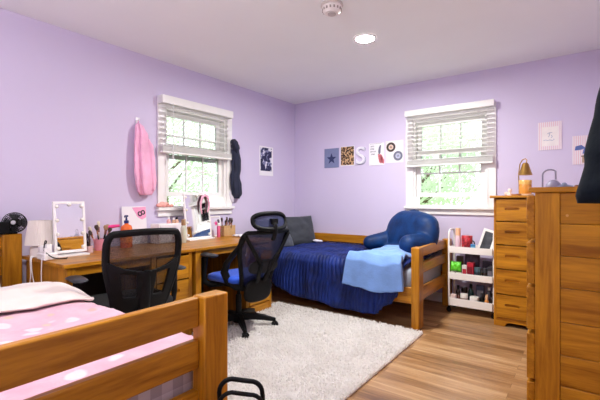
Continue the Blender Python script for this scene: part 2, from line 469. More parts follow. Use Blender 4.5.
# ------------------------------------------------------------------ beds
gingham = None
def gingham_mat():
    t = NT('gingham_sheet'); tc = t.coords((1, 1, 1))
    sp = t.node('ShaderNodeSeparateXYZ'); t.link(tc, sp.inputs[0])
    def st(s): return t.math('GREATER_THAN', t.math('FRACT', t.math('MULTIPLY', s, 11.)), .5)
    xy = t.math('ADD', sp.outputs[0], sp.outputs[1])
    f = t.math('MULTIPLY', t.math('ADD', st(xy), st(sp.outputs[2])), .5)
    t.link(t.ramp(f, [(0, hexc('ece6e0')), (.5, hexc('d5ccc5')), (1, hexc('b9aea7'))]), t.b.inputs['Base Color'])
    t.val(t.b.inputs['Roughness'], .9); t.val(t.b.inputs['Sheen Weight'], .2)
    t.bump(t.noise(tc, 250, 2).outputs['Fac'], .2, .002)
    return t.m
def bed_frame(label, loc, xf, y0, y1, post_h, rails, hb_posts, hb_rails, back_rail=None):
    """y0..y1 outer width; xf outer face of the footboard; headboard against x=0"""
    t = thing('bed_frame', label, 'bed frame', loc, 0, 'honey pine twin bed frames')
    pw = .115
    for ya in (y0, y1-pw):
        obj('footboard_post', MB().box(xf-.07, xf, ya, ya+pw, 0, post_h), wz(), t, bevel=.006)
    for z0, z1 in rails:
        obj('footboard_rail', MB().box(xf-.064, xf-.03, y0+pw, y1-pw, z0, z1), wy(), t, bevel=.006)
    for ya in (y0, y1-pw-.022):
        obj('headboard_post', MB().box(.02, .09, ya, ya+pw, 0, hb_posts), wz(), t, bevel=.006)
    for z0, z1 in hb_rails:
        obj('headboard_rail', MB().box(.038, .072, y0+pw, y1-pw-.022, z0, z1), wy(), t, bevel=.005)
    for ya in (y0+.03, y1-.065):
        obj('side_rail', MB().box(.09, xf-.07, ya, ya+.035, .205, .345), wx(), t, bevel=.005)
    obj('slat_base', MB().box(.09, xf-.07, y0+.065, y1-.065, .262, .282), wx(), t)
    return t
# near bed, cropped by the left and bottom edges
YA0, YA1 = -4.33, -3.25
bedA = bed_frame('honey pine bed frame with slatted footboard nearest the viewer', (1.05, -3.8, 0), 2.13, YA0, YA1, .76,
                 [(.648, .757), (.495, .60), (.31, .416)], .88, [(.775, .865), (.60, .735)])
mb = MB(); mb.box(.1, 2.03, YA0+.06, YA1-.045, .284, .52)
single('mattress', mb, gingham_mat(), 'mattress in a grey gingham sheet under the pink comforter', 'mattress', bevel=.04)
def floral_mat():
    t = NT('pink_floral'); v = t.coords((1, 1, 1))
    base = t.ramp(t.noise(v, 6, 3).outputs['Fac'], [(.3, hexc('dfa6ba')), (.7, hexc('e8bfcc'))])
    def blobs(scale, thr, shift):
        mp = t.node('ShaderNodeMapping'); mp.inputs['Location'].default_value = shift; t.link(v, mp.inputs['Vector'])
        d = t.noise(mp.outputs[0], 9, 2); ad = t.node('ShaderNodeVectorMath', operation='SCALE'); ad.inputs['Scale'].default_value = .05
        t.link(d.outputs['Color'], ad.inputs[0]); sm = t.node('ShaderNodeVectorMath', operation='ADD')
        t.link(mp.outputs[0], sm.inputs[0]); t.link(ad.outputs[0], sm.inputs[1])
        vo = t.node('ShaderNodeTexVoronoi'); vo.inputs['Scale'].default_value = scale; vo.inputs['Randomness'].default_value = .8
        t.link(sm.outputs[0], vo.inputs['Vector'])
        return t.ramp(vo.outputs['Distance'], [(thr-.05, (1, 1, 1)), (thr+.05, (0, 0, 0))])
    c = t.mix(t.math('MULTIPLY', blobs(9.5, .30, (0, 0, 0)), .6), base, hexc('f7f1ee'))
    c = t.mix(t.math('MULTIPLY', blobs(8.2, .17, (3.1, 1.7, .4)), .65), c, hexc('e8a58c'))
    c = t.mix(t.math('MULTIPLY', blobs(9., .16, (7.7, 4.2, .9)), .7), c, hexc('f2c6a0'))
    t.link(c, t.b.inputs['Base Color']); t.val(t.b.inputs['Roughness'], .85); t.val(t.b.inputs['Sheen Weight'], .3)
    t.bump(t.noise(v, 14, 3).outputs['Fac'], .35, .02)
    return t.m
floral = floral_mat()
cream = plain('cream_cotton', 'e6dbd3', .85, var=.03, bump=.3, bscale=16, sheen=.3)
# comforter: rounded slab draped over the mattress, hanging at the foot and on the desk side
def comforter_surface(u, v):
    s = u*(2.05-.62+.045)                       # metres from the fold towards the foot
    w = v*(YA1-YA0+.10)                        # metres across, from the wall side
    x = .62+s; y = YA0+.03+w; z = .565+.016*fbm(x, y, 0, 3.2)+.008*fbm(x, y, 4, 9)
    xe = 2.02
    if x > xe:                                  # hangs between mattress and footboard
        d = x-xe; x = xe+.022*math.sin(min(d/.05, 1)*PI/2); z -= .0+max(0, d-.01)*.9
    ye = YA1-.065
    if y > ye:
        d = y-ye; z -= max(0, d-.01)*1.25; y = ye+.022*math.sin(min(d/.05, 1)*PI/2)
    return Vector((x, y, z))
mb = MB().grid(comforter_surface, 110, 70)
cf = thing('comforter', 'pink floral comforter with cream underside spread over the near bed', 'comforter', (1.1, -3.8, .52))
o = obj('cover', mb, floral, cf, smooth=180); mod(o, 'SOLIDIFY', thickness=.03, offset=-.2)
# folded back upper part showing the cream underside
def fold_surface(u, v):
    a = u
    y = YA0+.03+v*(YA1-YA0-.06)
    yy = smooth01(.55, 1.0, v)
    prof = [(.36, .575), (.50, .60), (.68, .655), (.84, .665), (.95, .645), (1.0, .605), (.97, .588)]
    q = a*(len(prof)-1); i = min(int(q), len(prof)-2); f = q-i
    x = prof[i][0]*(1-f)+prof[i+1][0]*f; z = prof[i][1]*(1-f)+prof[i+1][1]*f
    z = .565+(z-.565)*(1-.55*smooth01(.86, 1., v)**2)
    x += .10+.10*(v-.6)+.02*fbm(x, y, 2, 4); z += .012*fbm(x, y, 1, 6)*(1 if .1 < a < .95 else .2)
    return Vector((x, y, z+.004))
o = obj('folded_edge', MB().grid(fold_surface, 48, 60), cream, cf, smooth=180, label='cream underside folded back'); mod(o, 'SOLIDIFY', thickness=.014, offset=-1); mod(o, 'SUBSURF', levels=1, render_levels=1)

def cushion(w, h, th, M, nu=36, nv=26, wrinkle=.01, seed=0., pinch=.9):
    """a stuffed pillow in its own plane (w x h), thickness th, placed by M"""
    mb = MB()
    def side(sg):
        def f(u, v):
            a = 2*u-1; b = 2*v-1
            e = ((1-abs(a)**3)*(1-abs(b)**3))
            x = a*w/2*(1-.05*(1-b*b)*pinch*abs(a)**3*-1-.06*pinch*(b*b)*0); y = b*h/2
            # pointed corners: edges curve in between corners
            x *= 1-.07*pinch*(1-b*b); y *= 1-.07*pinch*(1-a*a)
            z = sg*(th/2*max(e, 0)**.55+ (wrinkle*fbm(a+seed, b, sg, 2.2))*max(e, 0)**.4)
            return M @ Vector((x, y, z))
        return f
    mb.grid(side(1), nu, nv); mb.grid(side(-1), nu, nv)
    return mb
# near bed pillow against its headboard
M = Matrix.Translation((.30, -3.72, .68)) @ Matrix.Rotation(R(90), 4, 'Z') @ Matrix.Rotation(R(58), 4, 'X')
single('pillow', cushion(.50, .36, .15, M, seed=3), plain('pillow_cream', 'f3ebe6', .85, var=.03, bump=.2, bscale=18, sheen=.2), 'cream pillow at the headboard of the near bed', 'pillow', smooth=180, weld=True)

# far bed along the back wall
YB0, YB1 = -1.045, -.02
bedB = bed_frame('honey pine bed frame under the navy bedding along the back wall', (1.05, -.53, 0), 2.115, YB0, YB1, .70,
                 [(.605, .692), (.455, .545), (.215, .33)], .60, [(.50, .585), (.34, .43)])
obj('back_rail', MB().box(.09, 2.045, -.062, -.03, .575, .675), wx(), bedB, bevel=.006)
for x in (.5, 1.08, 1.66):
    obj('rail_support', MB().box(x-.035, x+.035, -.030, -.022, .34, .675), wz(), bedB)
sheet_m = plain('grey_sheet', '9fa6b5', .85, var=.05, bump=.2, bscale=30, sheen=.2)
single('mattress', MB().box(.1, 2.03, YB0+.045, YB1-.07, .284, .50), sheet_m, 'mattress in a pale grey sheet under the navy blanket', 'mattress', bevel=.04)
navy_m = plain('navy_plush', '10204f', .7, var=.25, nscale=20, bump=.4, bscale=120, sheen=.6)
def navy_mat():
    t = NT('navy_ribbed_plush'); v = t.coords((1, 1, 1))
    n = t.noise(v, 7, 4)
    t.link(t.ramp(n.outputs['Fac'], [(.3, hexc('07123a')), (.7, hexc('142d78'))]), t.b.inputs['Base Color'])
    t.val(t.b.inputs['Roughness'], .6); t.val(t.b.inputs['Specular IOR Level'], .25); t.val(t.b.inputs['Sheen Weight'], .16); t.val(t.b.inputs['Sheen Roughness'], .3)
    t.b.inputs['Sheen Tint'].default_value = (.1, .2, .6, 1)
    t.bump(t.noise(v, 160, 2).outputs['Fac'], .3, .003); return t.m
navy_rib = navy_mat()
def interp(tab, x):
    if x <= tab[0][0]: return tab[0][1]
    for (a, p), (b, q) in zip(tab, tab[1:]):
        if x <= b: return p+(q-p)*smooth01(a, b, x)
    return tab[-1][1]
HEM = [(.38, .30), (.6, .185), (.9, .125), (1.35, .085), (1.7, .085), (1.86, .19), (1.98, .34)]
def blanket(u, v):
    x = .36+u*1.62; 
    top = .95; hem = interp(HEM, x)
    L = (.53-hem)+.02
    s = v*(top+L)                               # from the wall edge to the hem
    wob = .10*fbm(x, s, 0, 1.7)
    ph = (x+wob*.6+.10*(s-.5)*0)*2*PI/.040
    rib = .011*abs(math.sin(ph/2))**.8
    zt = .548+.022*fbm(x, s, 1, 2.6)+.012*fbm(x, s, 2, 6)
    r = .05
    if s < top:
        y = -.085-s; z = zt; nrm = Vector((0, 0, 1))
        if s > top-r:
            q = (s-(top-r))/r*.5; z -= r*(1-math.cos(q*PI/2)); nrm = Vector((0, -q, 1)).normalized()
    else:
        d = s-top; k = min(d/r, 1)
        y = -.085-top-.026*k-.05*d*(1+.5*math.sin(x*9+1))-.014*math.sin(x*21+3*fbm(x, 0, 3, 3))*min(1, d*5)
        z = zt-.015-d; nrm = Vector((0, -1, .15)).normalized()
    return Vector((x, y, z))+nrm*rib
o = single('blanket', MB().grid(blanket, 540, 90), navy_rib, 'navy blue ribbed plush blanket draped over the bed along the back wall', 'blanket', smooth=180)
mod(o, 'SOLIDIFY', thickness=.018, offset=-1)
# light blue fleece folded over the foot of the bed
fleece = plain('light_blue_fleece', '7299d6', .8, var=.12, nscale=9, bump=.5, bscale=60, sheen=.25)
def throw(u, v):
    # v: from the back of the bed over the front edge, u: along the bed
    front = [(0, 1.47), (.55, 1.46), (.8, 1.44), (1, 1.40)]
    s = v*1.0
    x0 = 1.60-.20*s; x1 = 1.95+.05*smooth01(.5, 1., s)
    x = x0+(x1-x0)*u
    yt = -.42-s*.86
    z = .612+.035*fbm(x, s, 5, 3.2)+.022*math.sin(PI*u)*math.sin(PI*min(1, s*1.1))
    ye = -1.045
    y = yt
    if yt < ye:
        d = ye-yt; k = min(1, d/.06); y = ye-.065*k-.03*d; z -= max(0, d-.02)*1.28+.012*k
        z += .02*math.sin(u*PI)*-1*k
    else: z -= .03*smooth01(-.95, -1.045, -(-yt)) if yt > -.95 else .03*smooth01(.95, 1.045, -yt)
    e = min(1, min(u, 1-u)/.12, min(v, 1-v)/.08); z -= .03*(1-math.sqrt(max(0, 1-(1-e)**2))) if yt > ye else 0
    return Vector((x, y, z))
o = single('throw_blanket', MB().grid(throw, 60, 90), fleece, 'light blue fleece throw hanging over the foot of the navy bed', 'blanket', smooth=180)
mod(o, 'SOLIDIFY', thickness=.045, offset=-.6); mod(o, 'SUBSURF', levels=1, render_levels=1)

mb = MB().ellipsoid((.50, -.20, .587), (.06, .03, .018), 18, 10).ellipsoid((.545, -.19, .585), (.04, .025, .015), 16, 8)
o = single('cloth', mb, plain('white_sock', 'eceaf2', .9, var=.04, bump=.3, bscale=70), 'small white cloth on the navy blanket below the back rail by the charcoal pillow', 'cloth', smooth=180); mod(o, 'REMESH', mode='VOXEL', voxel_size=.006, use_smooth_shade=True)
# plush navy backrest pillow with arms
def plush_mat():
    t = NT('backrest_plush'); v = t.coords((1, 1, 1)); n = t.noise(v, 9, 4)
    t.link(t.ramp(n.outputs['Fac'], [(.3, hexc('05204a')), (.7, hexc('0b3a72'))]), t.b.inputs['Base Color'])
    t.val(t.b.inputs['Roughness'], .55); t.val(t.b.inputs['Sheen Weight'], .1); t.val(t.b.inputs['Sheen Roughness'], .3); t.val(t.b.inputs['Specular IOR Level'], .25)
    t.b.inputs['Sheen Tint'].default_value = (.12, .35, .8, 1)
    t.bump(t.noise(v, 60, 3).outputs['Fac'], .35, .006); return t.m
plush = plush_mat()
mb = MB()
def cap(p, q, r0, r1, n=6):
    for i in range(n+1):
        f = i/n; r = r0+(r1-r0)*f
        mb.ellipsoid(Vector(p)*(1-f)+Vector(q)*f, (r, r, r), 16, 10)
Mp = Matrix.Translation((1.735, -.36, .56)) @ Matrix.Rotation(R(-30), 4, 'Z')      # local -y is the side one leans on
back = Matrix.Rotation(R(-14), 4, 'X')
mb.ellipsoid(back @ Vector((.0, .02, .20)), (.37, .13, .25), 32, 20, back, .8)
mb.ellipsoid(back @ Vector((-.12, .02, .30)), (.18, .12, .15), 24, 14, back, .95)
mb.ellipsoid(back @ Vector((.17, .02, .30)), (.17, .12, .13), 24, 14, back, .95)
cap((-.30, .0, .10), (-.36, -.20, .075), .105, .08)
cap((.27, .0, .12), (.30, -.20, .12), .105, .10)
mb.ellipsoid((0, -.03, .03), (.29, .14, .07), 20, 12)
mb.xform(Mp)
bp = thing('backrest_pillow', 'navy plush backrest pillow with arms at the foot of the bed', 'pillow', (1.735, -.36, .56))
o = obj('stuffed_body', mb, plush, bp, smooth=180)
mod(o, 'REMESH', mode='VOXEL', voxel_size=.012, use_smooth_shade=True); mod(o, 'SMOOTH', factor=.5, iterations=8)
o = obj('carry_handle', MB().tube([Mp @ back @ Vector((x, .0, z)) for x, z in ((-.075, .42), (-.055, .445), (0, .452), (.055, .445), (.075, .42))], .02, 10, flat=.5), plush, bp, smooth=180)

# grey pillows at the head of the far bed
charc = plain('charcoal_cotton', '3c4048', .85, var=.08, bump=.3, bscale=24, sheen=.25)
slate = plain('slate_cotton', '565c68', .85, var=.08, bump=.3, bscale=24, sheen=.25)
M = Matrix.Translation((.255, -.33, .705)) @ Matrix.Rotation(R(64), 4, 'Z') @ Matrix.Rotation(R(68), 4, 'X')
single('pillow', cushion(.56, .42, .17, M, seed=1, wrinkle=.02), charc, 'charcoal pillow in the far corner leaning at the head of the navy bed', 'pillow', smooth=180, weld=True)
M = Matrix.Translation((.26, -.74, .695)) @ Matrix.Rotation(R(90), 4, 'Z') @ Matrix.Rotation(R(64), 4, 'X')
single('pillow', cushion(.54, .40, .16, M, seed=5, wrinkle=.02), slate, 'slate grey pillow partly hidden by the headrest of the blue-seat chair', 'pillow', smooth=180, weld=True)

# ------------------------------------------------------------------ desks along the left wall
dark_ply = plain('dark_back_panel', '2a2426', .7, var=.1)
def desk(y0, y1, label):
    X0, X1 = .05, .72
    t = thing('desk', label, 'desk', ((X0+X1)/2, (y0+y1)/2, 0), 0, 'honey pine desks under the window')
    obj('desktop', MB().box(X0, X1, y0, y1, .695, .72), wy(), t, bevel=.004)
    obj('side_panel', MB().box(X0+.02, X1-.06, y0+.025, y0+.045, .06, .695), wood('z'), t, bevel=.003)
    obj('leg', MB().box(X1-.07, X1-.015, y0+.02, y0+.075, 0, .695), wz(), t, bevel=.004)
    obj('leg', MB().box(X0+.015, X0+.07, y0+.02, y0+.075, 0, .695), wz(), t, bevel=.004)
    obj('apron', MB().box(X1-.045, X1-.025, y0+.075, y1-.38, .64, .695), wy(), t, bevel=.002)
    obj('back_panel', MB().box(X0+.03, X0+.045, y0+.045, y1-.37, .12, .695), dark_ply, t)
    # drawer pedestal on the right
    p0, p1 = y1-.375, y1-.015
    mb = MB(); mb.box(X0+.02, X1-.035, p0, p0+.02, .03, .695); mb.box(X0+.02, X1-.035, p1-.02, p1, .03, .695)
    mb.box(X0+.02, X0+.035, p0, p1, .03, .695); mb.box(X0+.02, X1-.035, p0, p1, .03, .05)
    obj('pedestal_case', mb, wz(), t, bevel=.003)
    mb = MB(); mb.box(X1-.04, X1-.016, p0, p0+.034, .0, .695); mb.box(X1-.04, X1-.016, p1-.034, p1, .0, .695)
    obj('face_frame', mb, wz(), t, bevel=.003)
    mb = MB(); mb.box(X1-.045, X1-.02, p0+.034, p1-.034, .0, .10)
    obj('toe_board', mb, wy(), t, bevel=.003)
    zz = [.105, .305, .49, .68]
    for a, b in zip(zz, zz[1:]):
        d = drawer_front('x', X1-.03, p0+.039, p1-.039, a+.006, b-.006, t)
    return t
def drawer_front(axis, face, a0, a1, z0, z1, parent, slot=None, th=.02):
    """front board with a routed finger slot; face = outer plane; 'x' faces +x, 'y' faces -y"""
    am, zm = (a0+a1)/2, z0+(z1-z0)*.56
    sw = slot or min(.16, (a1-a0)*.42); sh = .026
    out = [(a0, z0), (a1, z0), (a1, z1), (a0, z1)]
    hole = list(reversed(rrect(am-sw/2, am+sw/2, zm-sh/2, zm+sh/2, sh/2.05, 4)))
    n = len(hole); mb = MB()
    def P(a, z, d): return (face+.02-d, a, z) if axis == 'x' else (a, face-.02+d, z)
    # front ring between rectangle and slot: bridge by quadrants
    import bmesh
    vs = [P(a, z, 0) for a, z in out]+[P(a, z, 0) for a, z in hole]
    bm = bmesh.new(); bv = [bm.verts.new(v) for v in vs]
    es = [bm.edges.new((bv[i], bv[(i+1) % 4])) for i in range(4)]+[bm.edges.new((bv[4+i], bv[4+(i+1) % n])) for i in range(n)]
    bmesh.ops.triangle_fill(bm, use_beauty=True, edges=es, use_dissolve=False)
    bm.verts.index_update()
    base = [v.co.copy() for v in bm.verts]; fs = [tuple(v.index for v in f.verts) for f in bm.faces]; bm.free()
    mb.add(base, fs)
    o = len(mb.v)
    mb.add([P(a, z, 0) for a, z in out]+[P(a, z, th) for a, z in out], [(i, (i+1) % 4, 4+(i+1) % 4, 4+i) for i in range(4)]+[(4, 5, 6, 7)])
    mb.add([P(a, z, 0) for a, z in hole]+[P(a, z+.004, th*.8) for a, z in hole], [(i, (i+1) % n, n+(i+1) % n, n+i) for i in range(n)]+[tuple(range(n, 2*n))])
    return obj('drawer', mb, wy() if axis == 'x' else wx(), parent, weld=True, smooth=30)
desk(-3.262, -2.290, 'honey pine desk nearer the pink bed, with the bulb mirror on it')
desk(-2.288, -1.310, 'honey pine desk beside the navy bed, with the blue-seat chair at it')

# ------------------------------------------------------------------ narrow chest of drawers and the dresser on the right
def chest():
    x0, x1, y0, y1, h = 2.600, 2.893, -.50, -.03, 1.15
    t = thing('chest_of_drawers', 'narrow honey pine five-drawer chest next to the white cart', 'chest of drawers', ((x0+x1)/2, (y0+y1)/2, 0))
    obj('top', MB().box(x0-.03, x1+.02, y0-.03, y1, h-.022, h), wx(), t, bevel=.005)
    for xx in (x0, x1-.018): obj('side_panel', MB().box(xx, xx+.018, y0, y1, .0, h-.022), wz(), t, bevel=.002)
    mb = MB(); mb.box(x0+.018, x1-.018, y1-.012, y1, .05, h-.022); obj('back_panel', mb, wz(), t)
    ed = [.075, .285, .505, .717, .924, 1.124]
    for a, b in zip(ed, ed[1:]): drawer_front('y', y0+.006, x0+.022, x1-.022, a+.004, b-.006, t, slot=.115)
    xm0, xm1 = x0+.09, x1-.05
    pl = [(x0+.018, 0), (xm0, 0)]+[(xm0+.012, .028), (xm0+.035, .036), (x1-.055, .036), (x1-.035, .028), (x1-.03, 0)]+[(x1-.018, 0), (x1-.018, .073), (x0+.018, .073)]
    obj('base_board', MB().prism(pl, y0-.004, y0+.016, 'y'), wx(), t, bevel=.003)
    return t
chest()
def dresser():
    x0, x1, y0, y1, h = 3.058, 3.505, -2.17, -1.36, 1.175
    t = thing('dresser', 'tall honey pine dresser with a planked side at the right edge', 'dresser', ((x0+x1)/2, (y0+y1)/2, 0))
    obj('top', MB().box(x0-.024, x1, y0-.016, y1+.016, h-.024, h), wx(), t, bevel=.004)
    for ya in (y0, y1-.03): obj('corner_post', MB().box(x0, x0+.098, ya, ya+.03, 0, h-.024), wz(), t, bevel=.003)
    zs = [0.03, .115, .264, .406, .557, .713, .859, 1.006, h-.024]
    for ya in (y0+.006, y1-.026):
        for a, b in zip(zs, zs[1:]):
            obj('side_plank', MB().box(x0+.098, x1, ya, ya+.02, a+.001, b-.001), wx(), t, bevel=.003)
    obj('back_panel', MB().box(x1-.012, x1, y0+.026, y1-.026, .03, h-.024), wz(), t)
    obj('front_panel', MB().box(x0, x0+.018, y0+.03, y1-.03, 0, h-.024), wz(), t)
    ed = [(.045, .245), (.262, .478), (.498, .70), (.715, .912), (.93, 1.135)]
    for a, b in ed:
        d = obj('drawer', MB().box(x0-.036, x0-.001, y0+.016, y1-.016, a, b), wy(), t, bevel=.004)
        for yy in (y0+.2, y1-.2): obj('drawer_pull', MB().box(x0-.048, x0-.036, yy-.05, yy+.05, (a+b)/2-.012, (a+b)/2+.012), wy(), d, bevel=.004)
    # screw heads on the planked side
    for z in (1.045,):
        obj('screw_cap', MB().lathe([(.006, 0), (.006, .002), (0, .003)], (x0+.125, y0+.0055, z), 12, 'y').xform(Matrix.Identity(4)), plain('screw_wood', 'd8a860', .4), t)
    return t
dresser()

# ------------------------------------------------------------------ office chairs (local frame: forward is +x)
blk = plain('black_plastic', '0b0c0e', .5, var=.1, bump=.1, bscale=400, spec=.18)
blk_soft = plain('black_fabric', '101114', .85, var=.15, bump=.3, bscale=500)
grey_pad = plain('grey_pad', '2b2e34', .4, var=.08)
blue_fab = plain('royal_blue_fabric', '1c4fc4', .75, var=.08, bump=.3, bscale=400, sheen=.3)
steel = plain('dark_chrome', '6d7076', .25, metal=.9)
def mesh_net(name, h, alpha):
    t = NT(name); v = t.coords((1, 1, 1))
    t.val(t.b.inputs['Base Color'], hexc(h)+(1,)); t.val(t.b.inputs['Roughness'], .6)
    w = t.node('ShaderNodeTexVoronoi'); w.inputs['Scale'].default_value = 260; t.link(v, w.inputs['Vector'])
    f = t.ramp(w.outputs['Distance'], [(.25, (alpha-.12,)*3), (.6, (min(1, alpha+.12),)*3)])
    t.link(f, t.b.inputs['Alpha']); return t.m
net_black = mesh_net('black_mesh', '131318', .74)
net_blue = mesh_net('blue_black_mesh', '141d4a', .9)
def five_star(t, rad, a0):
    b = obj('base_hub', MB().lathe([(.045, .055), (.05, .07), (.05, .12), (.038, .135), (0, .135)], (0, 0, 0), 20), blk, t)
    for k in range(5):
        a = a0+2*PI*k/5; c, s = math.cos(a), math.sin(a)
        M = Matrix.Rotation(a, 4, 'Z')
        mb = MB(); rings = []
        for q, w, z, hh in ((.03, .030, .105, .030), (.12, .027, .105, .027), (.22, .022, .092, .022), (rad-.02, .018, .075, .016), (rad+.008, .014, .071, .013)):
            rings.append([M @ Vector((q, y, zz)) for y, zz in ((-w, z-hh), (w, z-hh), (w*.8, z+hh), (-w*.8, z+hh))])
        mb.loft(rings); obj('base_arm', mb, blk, t, bevel=.005)
        sw = a+1.1+k
        M2 = Matrix.Translation((rad*c, rad*s, 0)) @ Matrix.Rotation(sw, 4, 'Z')
        mb = MB()
        for yy in (-.022, .006):
            mm = MB().lathe([(.006, 0), (.024, 0), (.0275, .004), (.0275, .012), (.024, .016), (.006, .016)], (0, yy, .0275), 20, 'y'); mm.xform(M2); mb.add(mm.v, mm.f)
        mm = MB().box(-.012, .012, -.007, .007, .02, .058).tube([(0, 0, .05), (0, 0, .074)], .007, 8)
        mm.tube([(.026*math.cos(q)*1.12, 0, .0275+.026*math.sin(q)*1.2) for q in [R(20+16*i) for i in range(9)]], .008, 8)
        mm.xform(M2); mb.add(mm.v, mm.f)
        obj('caster', mb, blk, t)
    obj('gas_lift', MB().cyl((0, 0, .13), .026, .16, 18).cyl((0, 0, .28), .015, .12, 16), steel if False else blk, t)
    obj('tilt_mechanism', MB().box(-.13, .11, -.075, .075, .375, .415).box(-.26, -.10, -.035, .035, .36, .40), blk, t, bevel=.01)
def seat_mesh(x0, x1, w, z0, z1, front_drop=.02):
    mb = MB(); rings = []
    N = 40
    lev = [(z0, .82), (z0+.01, .93), (z0+(z1-z0)*.4, 1.0), (z0+(z1-z0)*.72, 1.0), (z1-.008, .95), (z1, .84), (z1-.004, .5), (z1-.010, .05)]
    xm = (x0+x1)/2
    for z, k in lev:
        ring = []
        for i in range(N):
            a = 2*PI*i/N; ca, sa = math.cos(a), math.sin(a); e = .42
            px = xm+(x1-x0)/2*k*math.copysign(abs(ca)**e, ca); py = w/2*k*math.copysign(abs(sa)**e, sa)
            dz = -front_drop*smooth01(xm+.05, x1, px)
            ring.append((px, py, z+dz))
        rings.append(ring)
    return mb.loft(rings)
def armrest(t, sy, x0, x1, z, y, pad, post='T'):
    mb = MB()
    if post == 'T':
        mb.tube([(0, sy*.16, .40), (.01, sy*(y-.05), .40), (.02, sy*(y-.005), .42), (.02, sy*y, .47), (.015, sy*y, z-.02)], [.018, .018, .02, .022, .02], 10, flat=.7, up=(1, 0, 0))
    o = obj('armrest', mb, blk, t)
    rings = []
    for f in [i/12 for i in range(13)]:
        x = x0+(x1-x0)*f; e = math.sqrt(max(.05, 1-(2*f-1)**6)); w = .045*e; th = .014*e
        zz = z-.012*smooth01(.7, 1., f)
        rings.append([(x, sy*y+w*math.cos(a), zz+th*math.sin(a)) for a in [2*PI*k/14 for k in range(14)]])
    obj('arm_pad', MB().loft(rings), pad, o, smooth=60)

# chair at the nearer desk: mid-back mesh task chair
t = thing('office_chair', 'black mesh-back office chair at the desk nearer the pink bed', 'office chair', (.88, -2.955, 0), R(180-10), 'office chairs at the desks', local=True)
five_star(t, .29, .4)
obj('seat', seat_mesh(-.22, .28, .50, .415, .50), blk_soft, t, smooth=50)
for sy in (1, -1): armrest(t, sy, -.11, .14, .645, .33 if sy < 0 else .285, grey_pad)
def BK(y, z):            # back surface, mid-back chair
    return Vector((-.235-.10*(z-.46)/.48-.02*math.sin((z-.46)/.48*PI)+.055*(abs(y)/.24)**2, y, z))
def wid(z): return .150+.062*smooth01(.44, .80, z)
ring = []
for a, z in [(p[0], p[1]) for p in rrect(-1, 1, 0, 1, .16, 5)]: ring.append((a, z))
prm = []
for (a, b), (c_, d_) in zip(ring, ring[1:]+ring[:1]):
    n = max(1, int(math.hypot((c_-a)*.24, (d_-b)*.5)/.03))
    for i in range(n): prm.append((a+(c_-a)*i/n, b+(d_-b)*i/n))
pts = [BK(a*wid(.455+.475*b), .455+.475*b-.012*(a*a)*b) for a, b in prm]
obj('back_frame', MB().tube(pts, .021, 12, closed=True, flat=.8, up=(1, 0, 0)), blk, t, smooth=60)
obj('mesh_panel', MB().grid(lambda u, v: BK((2*u-1)*(wid(.47+.445*v)-.005), .47+.445*v)+Vector((.006, 0, 0)), 20, 20), net_black, t, smooth=180)
def shell_hole(u, v):
    y = abs(2*u-1); z = v
    # curved top edge dips in the middle; two rounded openings beside the spine
    if z > .99-.22*(1-y**2)*1.0+0.0: return True
    if .28 < y < .74 and .28 < z < .80-.1*(1-y): 
        dx = min(y-.28, .74-y)*.23; dz = (z-.26)*.31
        if dx < .03 and dz < .03 and math.hypot(.03-dx, .03-dz) > .03: return False
        return True
    return False
o = obj('lumbar_shell', MB().grid(lambda u, v: BK((2*u-1)*(wid(.46+.31*v)), .46+.31*v)+Vector((-.016-.012*(1-abs(2*u-1)), 0, 0)), 90, 60, shell_hole), blk, t, smooth=60); mod(o, 'SOLIDIFY', thickness=.016)
obj('back_spine', MB().tube([(-.10, 0, .385), (-.2, 0, .385), (-.262, 0, .42), (-.282, 0, .50), (-.306, 0, .60), (-.325, 0, .705)], [.03, .034, .036, .034, .028, .018], 12, flat=.5, up=(0, 0, 1)), blk, t, smooth=60)

# chair at the farther desk: high-back ergonomic chair with headrest and blue seat
t = thing('office_chair', 'black ergonomic chair with headrest and blue seat at the desk beside the navy bed', 'office chair', (.825, -1.905, 0), R(171), 'office chairs at the desks', local=True)
five_star(t, .315, R(154))
obj('seat', seat_mesh(-.24, .20, .47, .425, .50), blue_fab, t, smooth=50, label='royal blue fabric seat')
obj('seat_pan', seat_mesh(-.24, .19, .45, .405, .436), blk, t, smooth=50)
for sy in (1, -1):
    mb = MB().tube([(0, sy*.16, .405), (.06, sy*.24, .40), (.085, sy*.285, .43), (.085, sy*.29, .5), (.055, sy*.29, .648)], [.02, .022, .024, .023, .021], 10, flat=.7, up=(1, 0, 0))
    o = obj('armrest', mb, blk, t, smooth=60)
    rings = []
    for f in [i/14 for i in range(15)]:
        x = -.10+.28*f; e = math.sqrt(max(.06, 1-(2*f-1)**6))
        zz = .662-.035*smooth01(.6, 1., f)
        rings.append([(x, sy*.29+.046*e*math.cos(a), zz+.015*e*math.sin(a)) for a in [2*PI*k/14 for k in range(14)]])
    obj('arm_pad', MB().loft(rings), grey_pad, o, smooth=60)
def B2(y, z):
    f = (z-.40)/.46
    return Vector((-.255-.19*f+.02*math.sin(f*PI)+.07*(abs(y)/.25)**2, y, z))
def w2(z): return .145+.085*smooth01(.40, .82, z)
prm = []
ring = rrect(-1, 1, 0, 1, .14, 5)
for (a, b), (c_, d_) in zip(ring, ring[1:]+ring[:1]):
    n = max(1, int(math.hypot((c_-a)*.24, (d_-b)*.46)/.03))
    for i in range(n): prm.append((a+(c_-a)*i/n, b+(d_-b)*i/n))
obj('back_frame', MB().tube([B2(a*w2(.40+.46*b), .40+.46*b) for a, b in prm], .019, 12, closed=True, flat=.8, up=(1, 0, 0)), blk, t, smooth=60)
obj('mesh_panel', MB().grid(lambda u, v: B2((2*u-1)*(w2(.41+.44*v)-.004), .41+.44*v)+Vector((.008, 0, 0)), 20, 20), net_blue, t, smooth=180, label='dark blue see-through mesh')
